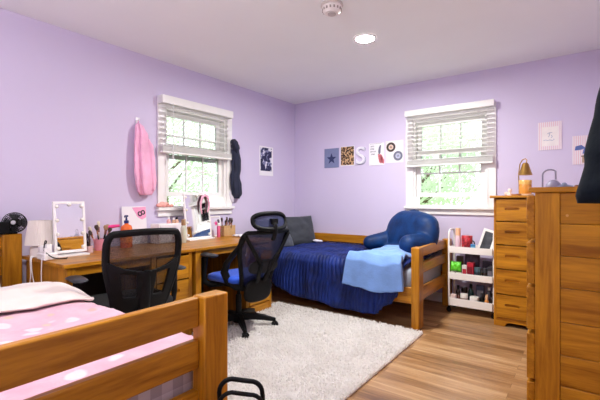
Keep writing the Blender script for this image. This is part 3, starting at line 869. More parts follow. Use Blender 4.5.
for sy in (1, -1):     # outer yoke arms sweeping from the top corners to the seat and the V behind
    obj('yoke_arm', MB().tube([B2(sy*.215, .845)+Vector((-.012, 0, 0)), B2(sy*.225, .74)+Vector((.01, 0, 0)), (-.19, sy*.245, .62), (-.14, sy*.24, .535), (-.15, sy*.215, .465), (-.20, sy*.17, .415), (-.24, sy*.06, .385)],
        [.020, .024, .029, .033, .032, .029, .024], 12, flat=.75, up=(1, 0, 0)), blk, t, smooth=60)
    obj('back_strut', MB().tube([B2(sy*.225, .84)+Vector((-.02, 0, 0)), B2(sy*.13, .70)+Vector((-.055, 0, 0)), B2(sy*.055, .60)+Vector((-.06, 0, 0)), B2(sy*.04, .48)+Vector((-.045, 0, 0)), (-.25, sy*.03, .40)],
        [.015, .018, .021, .024, .022], 10, flat=.7, up=(1, 0, 0)), blk, t, smooth=60)
mb = MB().ellipsoid((0, 0, 0), (.022, .15, .06), 24, 14, None, .8); mb.xform(Matrix.Translation(B2(0, .575)+Vector((-.03, 0, 0))) @ Matrix.Rotation(R(-14), 4, 'Y'))
obj('lumbar_pad', mb, blk_soft, t, smooth=60)
mb = MB().ellipsoid((0, 0, 0), (.03, .14, .10), 24, 14, None, .7); mb.xform(Matrix.Translation((-.27, 0, .375)) @ Matrix.Rotation(R(-10), 4, 'Y'))
obj('rear_cover', mb, blk, t, smooth=60)
obj('headrest_stem', MB().tube([B2(0, .80)+Vector((-.05, 0, 0)), (-.49, 0, .86), (-.49, 0, .91), (-.46, 0, .95)], [.022, .022, .02, .02], 10, flat=.6, up=(1, 0, 0)).box(-.485, -.445, -.03, .03, .925, .965), blk, t, smooth=60, bevel=0)
def HR(a, b): return Vector((-.46+.05*(a/.17)**2+.02*(b/.06), a, .945+b))
ring = [(.165*math.copysign(abs(math.cos(q))**.75, math.cos(q)), .062*math.copysign(abs(math.sin(q))**.7, math.sin(q))) for q in [2*PI*k/40 for k in range(40)]]
obj('headrest_frame', MB().tube([HR(a, b) for a, b in ring], .018, 10, closed=True, up=(1, 0, 0)), blk, t, smooth=60)
obj('headrest_mesh', MB().grid(lambda u, v: HR((2*u-1)*.155*math.sqrt(max(0.02, 1-(2*v-1)**4)), (2*v-1)*.055), 18, 10), net_blue, t, smooth=180)

# ------------------------------------------------------------------ shag rug
RX0, RX1, RY0, RY1 = .62, 2.175, -3.235, -1.125
rug = thing('rug', 'white shaggy rug on the wood floor between the beds', 'rug', ((RX0+RX1)/2, (RY0+RY1)/2, 0))
def rug_mat():
    t = NT('rug_white'); n = t.noise(t.coords(), 5, 3)
    c = t.ramp(n.outputs['Fac'], [(.3, (.86, .84, .82)), (.7, (.93, .915, .90))])
    d = t.node('ShaderNodeBsdfDiffuse'); r = t.node('ShaderNodeBsdfTranslucent'); m = t.node('ShaderNodeMixShader'); m.inputs[0].default_value = .55
    t.link(c, d.inputs[0]); t.link(c, r.inputs[0]); t.link(d.outputs[0], m.inputs[1]); t.link(r.outputs[0], m.inputs[2]); t.link(m.outputs[0], t.out.inputs[0]); return t.m
rug_c = rug_mat()
obj('rug_backing', MB().box(RX0, RX1, RY0, RY1, .001, .010), plain('rug_backing', 'e6e1dc', .9), rug)
mb = MB()
for i in range(52000):
    x = rnd.uniform(RX0-.004, RX1+.004); y = rnd.uniform(RY0-.004, RY1+.004)
    a = 6.3*rnd.random(); l = .022+.014*rnd.random()
    dx, dy = math.cos(a), math.sin(a); w = .004
    px, py = -dy*w, dx*w; z0 = .009; k = .25+.4*rnd.random()
    h1 = l*.55; h2 = l*(1-.45*k)
    mb.add([(x-px, y-py, z0), (x+px, y+py, z0), (x+px*1.2+dx*l*.25*k, y+py*1.2+dy*l*.25*k, z0+h1), (x-px*1.2+dx*l*.25*k, y-py*1.2+dy*l*.25*k, z0+h1), (x+dx*l*k, y+dy*l*k, z0+h2)],
           [(0, 1, 2, 3), (3, 2, 4)])
me = bpy.data.meshes.new('pile'); me.from_pydata([Vector(v)-rug.location for v in mb.v], [], mb.f); me.materials.append(rug_c)
pile = link(bpy.data.objects.new('pile', me)); pile.parent = rug; pile['kind'] = 'stuff'

# ------------------------------------------------------------------ garments on the walls
def garment(prof, axis, wall, n=56, folds=7, amp=.16, seed=0., back=.006):
    """prof rows: (z, centre along the wall, half width, depth); hangs against the wall plane"""
    rings = []
    rows = []
    for (p, q) in zip(prof, prof[1:]):
        m = max(2, int(abs(q[0]-p[0])/.018))
        for i in range(m):
            f = i/m; rows.append(tuple(a+(b-a)*(f if k == 0 else f*f*(3-2*f)) for k, (a, b) in enumerate(zip(p, q))))
    rows.append(prof[-1])
    for z, c, w, d in rows:
        ring = []
        for i in range(n):
            a = 2*PI*i/n
            rip = 1+amp*math.sin(folds*a+seed+1.5*fbm(z, seed, 0, 2.5))*(.6+.4*math.sin(3*a+seed))+.10*fbm(math.cos(a), math.sin(a), z*4+seed, 1.5)
            u = c+w*math.cos(a)*rip; o_ = back+d*(.5+.5*math.sin(a)*rip)
            o_ = max(back, o_)
            zz = z
            ring.append((wall+o_, u, zz) if axis == 'x+' else ((wall-o_, u, zz) if axis == 'x-' else (u, wall-o_, zz)))
        rings.append(ring)
    return MB().loft(rings)
pink_terry = plain('pink_terry', 'f2b3d2', .9, var=.14, nscale=10, bump=.5, bscale=90, sheen=.5)
t = thing('bathrobe', 'pink plush robe hanging from a white wall hook left of the window', 'robe', (.03, -2.33, 1.14))
obj('robe_body', garment([(1.80, -2.365, .012, .035), (1.775, -2.36, .035, .06), (1.70, -2.352, .055, .085), (1.55, -2.345, .070, .085), (1.38, -2.335, .080, .095), (1.26, -2.325, .080, .10), (1.19, -2.315, .070, .09), (1.155, -2.31, .05, .08)], 'x+', 0, seed=.7, amp=.26), pink_terry, t, smooth=180)
obj('sleeve', garment([(1.66, -2.285, .012, .03), (1.6, -2.278, .035, .055), (1.45, -2.268, .04, .06), (1.28, -2.26, .042, .06), (1.2, -2.255, .03, .05)], 'x+', .035, seed=2.2, folds=4), pink_terry, t, smooth=180)
obj('hanging_loop', MB().tube([(.02, -2.365, 1.80), (.03, -2.367, 1.825), (.034, -2.365, 1.832), (.03, -2.362, 1.825), (.025, -2.363, 1.80)], .004, 8), pink_terry, t)
mb = MB(); mb.box(.0, .008, -2.377, -2.351, 1.795, 1.855); mb.tube([(.006, -2.364, 1.83), (.03, -2.364, 1.82), (.042, -2.364, 1.832), (.042, -2.364, 1.845)], .005, 8)
single('wall_hook', mb, white_paint, 'small white adhesive hook holding the pink robe', 'hook', bevel=.001)
navy_cloth = plain('navy_cloth', '1b2138', .85, var=.12, bump=.3, bscale=80, sheen=.15)
t = thing('jacket', 'dark navy jacket hanging on the wall right of the desk window', 'jacket', (.03, -1.185, 1.10))
obj('jacket_body', garment([(1.80, -1.210, .012, .04), (1.775, -1.210, .035, .06), (1.68, -1.190, .05, .075), (1.56, -1.180, .062, .085), (1.46, -1.175, .055, .085), (1.38, -1.195, .055, .085), (1.28, -1.180, .07, .09), (1.18, -1.165, .065, .085), (1.125, -1.160, .035, .06)], 'x+', 0, seed=4.1), navy_cloth, t, smooth=180)
obj('hood', garment([(1.80, -1.210, .01, .03), (1.77, -1.215, .035, .06), (1.70, -1.205, .045, .075), (1.64, -1.195, .02, .05)], 'x+', .03, seed=1.1, folds=3), navy_cloth, t, smooth=180)
obj('white_lining', garment([(1.24, -1.225, .01, .02), (1.18, -1.225, .03, .03), (1.12, -1.210, .03, .03), (1.075, -1.200, .012, .02)], 'x+', 0, seed=3, folds=3), plain('lining', 'cfcbd8', .85), t, smooth=180, label='pale lining showing at the hem')
coat_m = plain('dark_teal_navy_cloth', '08111b', .9, var=.15, bump=.35, bscale=60, sheen=.03, spec=.15)
t = thing('coat', 'dark navy coat hanging at the right edge in front of the planked dresser', 'coat', (3.40, -2.58, 1.08))
obj('coat_body', garment([(1.86, -2.56, .03, .06), (1.80, -2.57, .09, .12), (1.70, -2.585, .13, .185), (1.55, -2.59, .15, .22), (1.40, -2.59, .165, .246), (1.25, -2.59, .18, .272), (1.13, -2.59, .185, .298), (1.105, -2.59, .17, .288)], 'x-', XR, seed=2.6, folds=6, amp=.10), coat_m, t, smooth=180)
obj('sleeve', garment([(1.74, -2.70, .02, .04), (1.66, -2.73, .05, .09), (1.45, -2.75, .055, .10), (1.25, -2.75, .055, .10), (1.14, -2.75, .05, .09)], 'x-', XR-.06, seed=.4, folds=4, amp=.08), coat_m, t, smooth=180)
mb = MB(); mb.box(XR-.01, XR, -2.58, -2.54, 1.83, 1.92); mb.tube([(XR-.008, -2.56, 1.875), (XR-.05, -2.56, 1.862), (XR-.068, -2.56, 1.88), (XR-.068, -2.56, 1.90)], .007, 8)
single('wall_hook', mb, steel, 'metal wall hook holding the dark navy coat', 'hook')

# ------------------------------------------------------------------ pictures on the walls
paper = plain('white_paper', 'eceaf0', .8, var=.01)
def poster(label, y_or_x, z0, z1, mat=paper, axis='y', group=None, roll=0., th=.003):
    """a sheet on the back wall ('y') spanning x, or on the left wall ('x') spanning y"""
    a0, a1 = y_or_x
    c = ((a0+a1)/2, 0, (z0+z1)/2) if axis == 'y' else (0, (a0+a1)/2, (z0+z1)/2)
    t = thing('wall_poster', label, 'poster', c, 0, group, local=True)
    w, h = (a1-a0)/2, (z1-z0)/2
    if axis == 'x': t.rotation_euler = (roll, 0, R(90))
    else: t.rotation_euler = (0, roll, 0)
    obj('paper', MB().box(-w, w, -th-.002, -.002, -h, h), mat, t, smooth=0)
    return t, w, h
FR = -.0052
def flat(poly, d0=FR-.0006, d1=FR+.0004): return MB().prism(poly, d0, d1, 'y')
G = 'posters beside the bed window'
ink_navy = plain('ink_navy', '28315f', .7); ink_grey = plain('ink_grey', '8d8c96', .7); ink_black = plain('ink_black', '2c2626', .7)
ink_red = plain('ink_red', 'd0707a', .7, var=.2, nscale=40); pink_ink = plain('ink_pink', 'e8a9c4', .7); ink_blue = plain('ink_blue', '5b6fae', .7)
t, w, h = poster('blue grey poster with one dark navy star', (.492, .712), 1.527, 1.778, plain('blue_grey_print', '7c85ab', .75, var=.05, nscale=30), group=G)
st = []
for k in range(10):
    a = PI/2+k*PI/5; r = .075 if k % 2 == 0 else .031; st.append((r*math.cos(a), r*math.sin(a)-.01))
obj('star_print', flat(st), ink_navy, t, smooth=0)
def leopard():
    m = NT('leopard_print'); v = m.coords((1, 1, 1))
    n = m.noise(v, 30, 2); sc = m.node('ShaderNodeVectorMath', operation='SCALE'); sc.inputs['Scale'].default_value = .018
    m.link(n.outputs['Color'], sc.inputs[0]); ad = m.node('ShaderNodeVectorMath', operation='ADD'); m.link(v, ad.inputs[0]); m.link(sc.outputs[0], ad.inputs[1])
    vo = m.node('ShaderNodeTexVoronoi'); vo.inputs['Scale'].default_value = 46; m.link(ad.outputs[0], vo.inputs['Vector'])
    m.link(m.ramp(vo.outputs['Distance'], [(0, hexc('8a6038')), (.2, hexc('8a6038')), (.3, hexc('241a18')), (.52, hexc('241a18')), (.6, hexc('caa57c'))]), m.b.inputs['Base Color'])
    m.val(m.b.inputs['Roughness'], .75); return m.m
t, w, h = poster('leopard print poster with a white margin', (.735, .938), 1.538, 1.788, group=G)
obj('leopard_print', MB().box(-w+.008, w-.008, FR-.0006, FR+.0004, -h+.012, h-.006), leopard(), t, smooth=0)
# the padded letter S
t = thing('letter_sign', 'white padded letter S on the wall between the leopard and flag posters', 'letter', (1.025, 0, 1.66), 0, None, local=True)
mb = text_mb('S', .30, .022); mb.xform(Matrix.Translation((0, -.012, 0)) @ Matrix.Rotation(R(90), 4, 'X') @ Matrix.Scale(1.02, 4, (1, 0, 0)))
xs = [p[0] for p in mb.v]; zs = [p[2] for p in mb.v]; mb.xform(Matrix.Translation((-(min(xs)+max(xs))/2, 0, -(min(zs)+max(zs))/2)))
obj('letter_face', mb, plain('letter_white', 'e9e8f2', .6, var=.06, nscale=25), t, bevel=0, smooth=30)
mb2 = MB().add([(p[0]*1.10+.006, -.0005-(.002 if p[1] < -.01 else 0), p[2]*1.06-.006) for p in mb.v], mb.f)  # wider grey copy of the letter, shifted right and down
obj('letter_grey_copy', mb2, plain('letter_grey', 'a5a6bc', .7), t, smooth=30, label='grey offset copy behind the letter')
t, w, h = poster('white poster with grey lettering and a red and grey feathered flag', (1.137, 1.335), 1.527, 1.795, group=G)
mb = MB()
for r_, row in enumerate(((-.075, -.03), (-.08, -.028), (-.078, -.012), (-.07, -.02))):
    z = .085-.032*r_; x = row[0]
    while x < row[1]:
        ww = .006+.005*rnd.random(); mb.add(*(lambda q: (q.v, q.f))(flat([(x, z), (x+.0028, z), (x+.0028, z+.020), (x, z+.020)])))
        mb.add(*(lambda q: (q.v, q.f))(flat([(x, z+.016*(rnd.random())), (x+ww, z+.016*rnd.random()), (x+ww, z+.018), (x, z+.019)]))); x += ww+.004
mb2 = flat([(-.085, .122), (.07, .127), (.07, .1305), (-.085, .1255)]); mb.add(mb2.v, mb2.f)
obj('grey_lettering', mb, ink_grey, t, smooth=0)
obj('flag_top', flat([(.045, .105), (.06, .10), (.055, .06), (.052, .01), (.03, -.01), (.022, .03), (.03, .075)]), plain('ink_slate', '6c6a80', .7), t, smooth=0)
mb = MB()
for k, (x, z) in enumerate(((.018, -.004), (.030, -.012), (.042, -.006), (.055, -.014))):
    q = flat([(x, z), (x+.009, z+.008), (x+.020+.008*k, z-.06), (x+.032+.003*k, z-.105), (x+.02, z-.10), (x+.006, z-.05)]); mb.add(q.v, q.f)
obj('flag_stripes', mb, ink_red, t, smooth=0)
t, w, h = poster('white poster with two dark and grey records', (1.352, 1.572), 1.545, 1.805, plain('cream_paper', 'e6e2e2', .8, var=.02), group=G)
def disc(c, r, r0, mat, name):
    n = 40; mb = MB()
    vs = []; fs = []
    for d in (FR-.0008, FR+.0002):
        for rr in (r0, r): vs += [(c[0]+rr*math.cos(2*PI*k/n), d, c[1]+rr*math.sin(2*PI*k/n)) for k in range(n)]
    for k in range(n):
        k2 = (k+1) % n
        fs += [(k, k2, n+k2, n+k), (n+k, n+k2, 3*n+k2, 3*n+k), (2*n+k, 3*n+k, 3*n+k2, 2*n+k2), (k, 2*n+k, 2*n+k2, k2)]
    obj(name, MB().add(vs, fs), mat, t, smooth=0)
for c_, mt, lm, nm in (((-.042, .055), plain('record_brown', '43352f', .4), plain('label_tan', 'd9b9a0', .6), 'record_disc'), ((.045, -.052), plain('record_grey', '6f7388', .4), plain('label_blue', 'aab0cf', .6), 'record_disc')):
    disc(c_, .056, .030, mt, nm); disc(c_, .026, .010, lm, 'record_label'); disc(c_, .0095, .004, ink_black, 'record_hole')
# two stripe-bordered prints at the right
def stripes_mat():
    m = NT('pink_pinstripe'); v = m.coords((1, 1, 1)); sp = m.node('ShaderNodeSeparateXYZ'); m.link(v, sp.inputs[0])
    f = m.math('GREATER_THAN', m.math('FRACT', m.math('MULTIPLY', sp.outputs[0], 62.)), .72)
    m.link(m.mix(f, hexc('ebe3e8'), hexc('e3b7c6')), m.b.inputs['Base Color']); m.val(m.b.inputs['Roughness'], .8); return m.m
pin = stripes_mat()
t, w, h = poster('pink pinstripe poster with a blank cream panel and faint blue script', (2.897, 3.085), 1.580, 1.842, pin)
obj('cream_panel', MB().box(-.066, .068, FR-.0004, FR+.0004, -.095, .085), plain('cream_panel', 'efe9e6', .8), t, smooth=0)
mb = MB()
for pts in ([(-.02, .02), (0, .03), (.02, .028)], [(0, .028), (-.004, .0), (-.012, -.012)], [(.012, .005), (.02, -.01), (.01, -.02)], [(-.05, -.04), (-.03, -.036), (-.02, -.044), (0, -.038), (.02, -.046), (.035, -.036), (.03, -.03)]):
    mb.tube([(x, FR-.0008, z) for x, z in pts], .0022, 6)
obj('blue_script', mb, plain('faint_blue', '9aa2bf', .8), t, smooth=0)
t, w, h = poster('pink pinstripe poster with a blue bow, beside the dark coat', (3.163, 3.355), 1.432, 1.690, pin)
obj('bow', MB().prism([(0, .02), (-.03, .045), (-.072, .035), (-.078, -.002), (-.03, .002), (-.012, .01), (-.022, -.035), (-.008, -.035), (0, .004), (.012, -.04), (.026, -.036), (.012, .01), (.03, .002), (.075, -.002), (.072, .036), (.03, .045)], FR-.0010, FR+.0004, 'y'), ink_blue, t, smooth=0)
obj('gift_box', MB().box(-.025, .035, FR-.001, FR+.0004, -.115, -.06), plain('tan_ink', 'b79a86', .7), t, smooth=0)
obj('gift_lid', MB().box(-.030, .040, FR-.0014, FR+.0004, -.064, -.05), plain('brown_ink', '8a7264', .7), t, smooth=0)
def camo():
    m = NT('navy_camo_print'); n = m.noise(m.coords((1, 1, 1)), 17, 1, .4, .8)
    m.link(m.ramp(n.outputs['Fac'], [(0, hexc('23244a')), (.47, hexc('33355f')), (.53, hexc('8385a8')), (.60, hexc('e3e2ec'))], 'CONSTANT'), m.b.inputs['Base Color']); m.val(m.b.inputs['Roughness'], .75); return m.m
t, w, h = poster('white paper with a navy splotch print right of the dark jacket', (-.735, -.475), 1.415, 1.785, axis='x')
obj('splotch_print', MB().box(-w+.018, w-.03, FR-.0006, FR+.0004, -h+.06, h-.018), camo(), t, smooth=0)

# ------------------------------------------------------------------ things on the desks
DZ = .72
white_gl = plain('white_plastic', 'f2f0ef', .3, var=.02)
mirror_m = NT('mirror_silver'); mirror_m.val(mirror_m.b.inputs['Base Color'], (.88, .9, .9, 1)); mirror_m.val(mirror_m.b.inputs['Metallic'], 1); mirror_m.val(mirror_m.b.inputs['Roughness'], .03); mirror_m = mirror_m.m
bulb_m = plain('frosted_bulb', 'f4f2ea', .25)
def vanity(x, y0, y1, z0, h, tilt, label, fr=.018, bulbs=True, turn=0.):
    ym = (y0+y1)/2; w = (y1-y0)/2
    t = thing('vanity_mirror', label, 'mirror', (x, ym, DZ), turn, None, local=True)
    M = Matrix.Translation((0, 0, z0-DZ)) @ Matrix.Rotation(-tilt, 4, 'Y')
    ring = MB()
    ring.box(-.02, 0, -w, w, 0, fr, M).box(-.02, 0, -w, w, h-fr, h, M).box(-.02, 0, -w, -w+fr, fr, h-fr, M).box(-.02, 0, w-fr, w, fr, h-fr, M)
    obj('mirror_frame', ring, white_gl, t, bevel=.002)
    obj('mirror_glass', MB().box(-.018, -.004, -w+fr, w-fr, fr, h-fr, M), mirror_m, t, smooth=0)
    if bulbs:
        n = 4
        for k in range(n):
            for sy in (-1, 1):
                q = M @ Vector((0, sy*(w-.022), .035+(h-.07)*k/(n-1)))
                obj('bulb', MB().ellipsoid(q, (.013, .013, .013), 14, 8), bulb_m, t, smooth=180)
        obj('bulb', MB().ellipsoid(M @ Vector((0, 0, h-.022)), (.013, .013, .013), 14, 8), bulb_m, t, smooth=180)
    obj('mirror_stand', MB().box(-.075, .045, -w, w, 0, .014).box(-.055, -.03, -.04, .04, .012, .10), white_gl, t, bevel=.003)
    return t, M, w
vanity(.345, -3.165, -2.955, .745, .36, R(6), 'white mirror with round bulbs, left on the desk by the pleated lamp')
mt, M, w = vanity(.20, -1.975, -1.665, .735, .44, R(6), 'white mirror with bulbs in front of the window', fr=.014)
mb = MB().tube([Vector((.20, -1.82, DZ)) + (M @ Vector((.016, y, z))) - Vector((0, 0, 0)) for y, z in ((.035, .235), (.025, .29), (.03, .35), (.055, .405), (.09, .425), (.125, .40), (.138, .345), (.125, .29), (.105, .25))], [.006, .010, .013, .014, .014, .014, .013, .010, .006], 10, flat=.6)
single('headband', mb, plain('pink_satin', 'e3a5bb', .5, var=.1, sheen=.3), 'pink padded headband hooked over the mirror in front of the window', 'headband', smooth=60)
# pleated lamp at the desk's left end
t = thing('table_lamp', 'white table lamp with a pleated shade at the left end of the desk', 'lamp', (.205, -3.20, DZ))
c = (.205, -3.20, 0); lamp_t = t
obj('lamp_base', MB().lathe([(.0, .7205), (.062, .7205), (.066, .73), (.064, .785), (.055, .795), (.012, .80), (.012, .83), (0, .83)], c, 28), plain('lamp_ceramic', 'efe9e2', .35), t, smooth=40)
shade_m = plain('pleated_shade', 'eae2da', .8, var=.03)
o = obj('lamp_shade', MB().grid(lambda u, v: Vector((c[0]+(.092-.020*v)*(1+.022*(1 if int(u*112) % 2 else -1))*math.cos(2*PI*u), c[1]+(.092-.020*v)*(1+.022*(1 if int(u*112) % 2 else -1))*math.sin(2*PI*u), .805+.165*v)), 112, 3), shade_m, t, smooth=0); mod(o, 'SOLIDIFY', thickness=.002)
obj('shade_spider', MB().tube([(c[0]-.07, c[1], .962), (c[0]+.07, c[1], .962)], .002, 6).tube([(c[0], c[1], .82), (c[0], c[1], .965)], .003, 6), white_gl, t)
# white plug block with a looping black cable, white cords over the desk end
t = thing('power_strip', 'white power block with plugs on the desk next to the pleated lamp', 'power strip', (.385, -3.225, DZ))
obj('block', MB().box(.32, .445, -3.268, -3.185, DZ, DZ+.045), white_gl, t, bevel=.008)
for x, y, hh in ((.345, -3.245, .045), (.385, -3.22, .055), (.42, -3.245, .035)):
    obj('plug', MB().box(x-.016, x+.016, y-.016, y+.016, DZ+.045, DZ+.045+hh), white_gl, t, bevel=.004)
mb = MB().tube(spline([(.345, -3.225, .81), (.34, -3.215, .835), (.37, -3.235, .84), (.41, -3.255, .80), (.43, -3.255, .775), (.46, -3.215, .735), (.47, -3.15, .7245), (.42, -3.12, .7245)]), .0035, 8)
obj('cable', mb, blk, t, smooth=60, label='black looping cable')
for k, (pts, lb) in enumerate(((((.23, -3.255, .73), (.24, -3.275, .72), (.26, -3.28, .6), (.22, -3.28, .48), (.25, -3.28, .3)), 'white cord hanging over the desk end, nearest the headboard'),
                 (((.24, -3.25, .73), (.26, -3.275, .72), (.28, -3.278, .62), (.34, -3.276, .5), (.37, -3.274, .35)), 'white cord crossing slantwise down the desk end'),
                 (((.42, -3.266, .74), (.425, -3.274, .72), (.43, -3.278, .6), (.44, -3.276, .48), (.45, -3.274, .35)), 'white cord hanging from the power block down the desk end'))):
    sp = spline(pts)
    obj('cord', MB().tube(sp, .0032, 8), white_gl, (lamp_t, lamp_t, t)[k], smooth=60)
# clip fan on the near headboard
t = thing('clip_fan', 'small black clip-on fan on the headboard post of the near bed', 'fan', (.055, -3.335, .88))
fm = Matrix.Translation((.085, -3.318, .957)) @ Matrix.Rotation(R(-28), 4, 'Z') @ Matrix.Rotation(R(-6), 4, 'Y')
mb = MB()
for r_, x in ((.070, 0), (.068, .016), (.068, -.03), (.047, .026), (.024, .03), (.047, -.036)):
    mb.tube([fm @ Vector((x, r_*math.cos(a), r_*math.sin(a))) for a in [2*PI*k/36 for k in range(36)]], .0035 if r_ > .07 else .002, 6, closed=True)
for k in range(28):
    a = 2*PI*k/28; mb.tube([fm @ Vector((x, r_*math.cos(a+q), r_*math.sin(a+q))) for x, r_, q in ((.031, .017, 0), (.026, .047, .2), (.014, .068, .4), (0, .071, .4), (-.03, .068, .4), (-.037, .043, .2))], .0014, 5)
obj('cage', mb, blk, t, smooth=60)
mb = MB()
for k in range(4):
    a = 2*PI*k/4; mb.grid(lambda u, v: fm @ Vector((-.012+.016*(v-.5), (.012+.05*u)*math.cos(a+(v-.5)*1.1), (.012+.05*u)*math.sin(a+(v-.5)*1.1))), 6, 6)
o = obj('fan_blade', mb, plain('fan_blade_grey', '3a3c42', .35), t, smooth=60); mod(o, 'SOLIDIFY', thickness=.002)
obj('hub_badge', MB().lathe([(.014, .030), (.014, .035), (0, .036)], (0, 0, 0), 20, 'x').xform(fm), plain('badge', 'b9b9bd', .3), t)
obj('motor', MB().lathe([(.0, -.075), (.03, -.07), (.034, -.04), (.03, -.03), (.012, -.02), (.012, .0), (0, .0)], (0, 0, 0), 20, 'x').xform(fm), blk, t)
obj('clip_base', MB().box(.03, .10, -3.42, -3.345, .882, .965).box(.0195, .0905, -3.36, -3.30, .8805, .895).tube([(.055, -3.345, .90), (.05, -3.335, .92)], .01, 8), blk, t, bevel=.008)

def bottle(name, label, cat, p, r, h, body, capm=None, capr=None, caph=.02, group=None, shoulder=.75, n=20):
    x, y, z = p; t = thing(name, label, cat, p, 0, group)
    nr = capr or r*.5; hb = h-caph if capm else h
    obj('body', MB().lathe([(0, 0), (r*.92, 0), (r, .004), (r, hb*shoulder), (r*.8, hb*(shoulder+.12)), (nr*.85, hb*.97), (nr*.85, hb), (0, hb)], p, n), body, t, smooth=45)
    if capm: obj('cap', MB().lathe([(0, hb), (nr, hb), (nr, h-.002), (nr*.9, h), (0, h)], p, n), capm, t, smooth=45)
    return t
def jar(name, label, cat, p, r, h, body, lid=None, group=None):
    t = thing(name, label, cat, p, 0, group); hb = h*.68 if lid else h
    obj('body', MB().lathe([(0, 0), (r*.94, 0), (r, .004), (r, hb-.003), (r*.95, hb), (0, hb)], p, 20), body, t, smooth=45)
    if lid: obj('lid', MB().lathe([(0, hb), (r*1.02, hb), (r*1.02, h-.003), (r*.97, h), (0, h)], p, 20), lid, t, smooth=45)
    return t
def carton(name, label, cat, x0, x1, y0, y1, z0, z1, mat, rz=0., group=None, band=None):
    p = ((x0+x1)/2, (y0+y1)/2, z0); t = thing(name, label, cat, p, rz, group, local=True)
    a, b, h = (x1-x0)/2, (y1-y0)/2, z1-z0
    obj('box_body', MB().box(-a, a, -b, b, 0, h), mat, t, bevel=.003)
    if band: obj('label_panel', MB().box(-a*.8, a*.8, -b-.0008, -b+.001, h*.25, h*.75), band, t, smooth=0)
    return t
pinkp = plain('pink_ceramic', 'e59aae', .35); hot = plain('hot_pink', 'e83d8d', .45); peach = plain('peach_plastic', 'f0c09a', .4)
bristle = plain('brush_bristle', '4b3c38', .9, var=.25, nscale=60); tan_br = plain('tan_bristle', 'b08f6e', .9, var=.2, nscale=60); ferrule = plain('rose_metal', 'c8a08c', .25, metal=.8)
def brush(p, tilt, az, L, hm, bm, label, group, br=.014):
    t = thing('makeup_brush', label, 'brush', p, 0, group, local=True)
    M = Matrix.Rotation(az, 4, 'Z') @ Matrix.Rotation(tilt, 4, 'Y')
    obj('handle', MB().lathe([(0, 0), (.003, 0), (.005, L*.45), (.004, L*.6), (0, L*.6)], (0, 0, 0), 10).xform(M), hm, t, smooth=60)
    obj('ferrule', MB().lathe([(0, L*.6), (.005, L*.6), (.007, L*.78), (0, L*.78)], (0, 0, 0), 10).xform(M), ferrule, t, smooth=60)
    obj('bristles', MB().lathe([(0, L*.78), (.007, L*.78), (br, L*.9), (br*.8, L*.98), (0, L)], (0, 0, 0), 12).xform(M), bm, t, smooth=60)
def cup(name, label, cat, p, r0, r1, h, mat, th=.004):
    return single(name, MB().lathe([(0, 0), (r0, 0), (r0*1.02, .003), (r1, h), (r1-th, h), (r0-th, .006), (0, .006)], p, 28), mat, label, cat, smooth=45)
cup('brush_cup', 'pink round cup full of makeup brushes on the desk', 'cup', (.20, -2.785, DZ), .042, .052, .088, pinkp)
gb = 'makeup brushes in the pink cup'
for i, (dx, dy, tl, az, L, hm, bm, b) in enumerate(((.0, .01, 10, 90, .19, blk, tan_br, .018), (.01, -.01, 14, -60, .20, blk, bristle, .016), (-.012, -.015, 20, -100, .19, plain('cream_handle', 'eadfcf', .4), plain('cream_bristle', 'e8d9c4', .9), .013), (.012, .012, 18, 60, .175, hot, bristle, .015), (-.01, .012, 20, 110, .20, blk, tan_br, .017), (.0, -.02, 24, -90, .165, pinkp, bristle, .011), (-.015, .0, 6, 180, .22, plain('cream_handle', 'eadfcf', .4), plain('cream_bristle', 'e8d9c4', .9), .012))):
    brush((.20+dx, -2.785+dy, DZ+.008), R(tl), R(az), L, hm, bm, 'makeup brush standing in the pink cup on the desk', gb, b)
mb = MB().tube([(.205, -2.765, DZ+.012), (.21, -2.735, .83), (.205, -2.71, .885)], [.007, .008, .01], 10); mb.tube([(.19, -2.73, .895), (.205, -2.695, .90), (.22, -2.645, .905)], [.017, .02, .015], 12, flat=.7)
single('hairbrush', mb, hot, 'hot pink hairbrush leaning out of the pink cup', 'hairbrush', smooth=60)
jar('cosmetic_jar', 'small rose pink jar between the bulb mirror and the pink cup', 'jar', (.135, -2.865, DZ), .028, .052, plain('rose_glass', 'dba3a0', .2), plain('rose_lid', 'e9bfb6', .35))
t = thing('lip_brush_set', 'dark makeup tools clustered at the right edge of the bulb mirror', 'makeup tools', (.255, -2.915, DZ))
for k, (dx, dy, hh) in enumerate(((0, 0, .15), (.015, .012, .17), (-.01, .02, .13))):
    obj('tool', MB().lathe([(0, DZ), (.007, DZ), (.0075, DZ+hh*.6), (.004, DZ+hh*.62), (.009, DZ+hh*.9), (0, DZ+hh)], (.255+dx, -2.915+dy, 0), 12), (blk, bristle, plain('plum', '6d4a63', .4))[k], t, smooth=45)
obj('holder', MB().lathe([(0, DZ), (.028, DZ), (.03, DZ+.05), (.027, DZ+.05), (.025, DZ+.004), (0, DZ+.004)], (.257, -2.903, 0), 20), plain('clear_rose', 'd9b6b8', .2), t, smooth=45)
# orange soap bottle with a blue pump
t = thing('soap_bottle', 'orange pump bottle with a dark blue pump on the desk', 'soap bottle', (.20, -2.575, DZ))
p = (.20, -2.575, DZ)
obj('body', MB().lathe([(0, 0), (.042, 0), (.046, .006), (.046, .15), (.040, .178), (.016, .192), (.016, .20), (0, .20)], p, 24), plain('orange_soap', 'ea7330', .2, var=.04), t, smooth=45)
obj('front_label', MB().lathe([(.0463, .045), (.0466, .046), (.0466, .12), (.0463, .121)], p, 24, caps=False), plain('orange_label', 'f08f3f', .4), t, smooth=45)
obj('pump', MB().lathe([(0, .20), (.019, .20), (.019, .222), (.008, .226), (.006, .25), (.014, .252), (.014, .266), (0, .268)], p, 18).tube([(.20, -2.575, DZ+.262), (.225, -2.60, DZ+.262), (.24, -2.612, DZ+.254)], .006, 8), plain('navy_pump', '1d2a6b', .3), t, smooth=45)
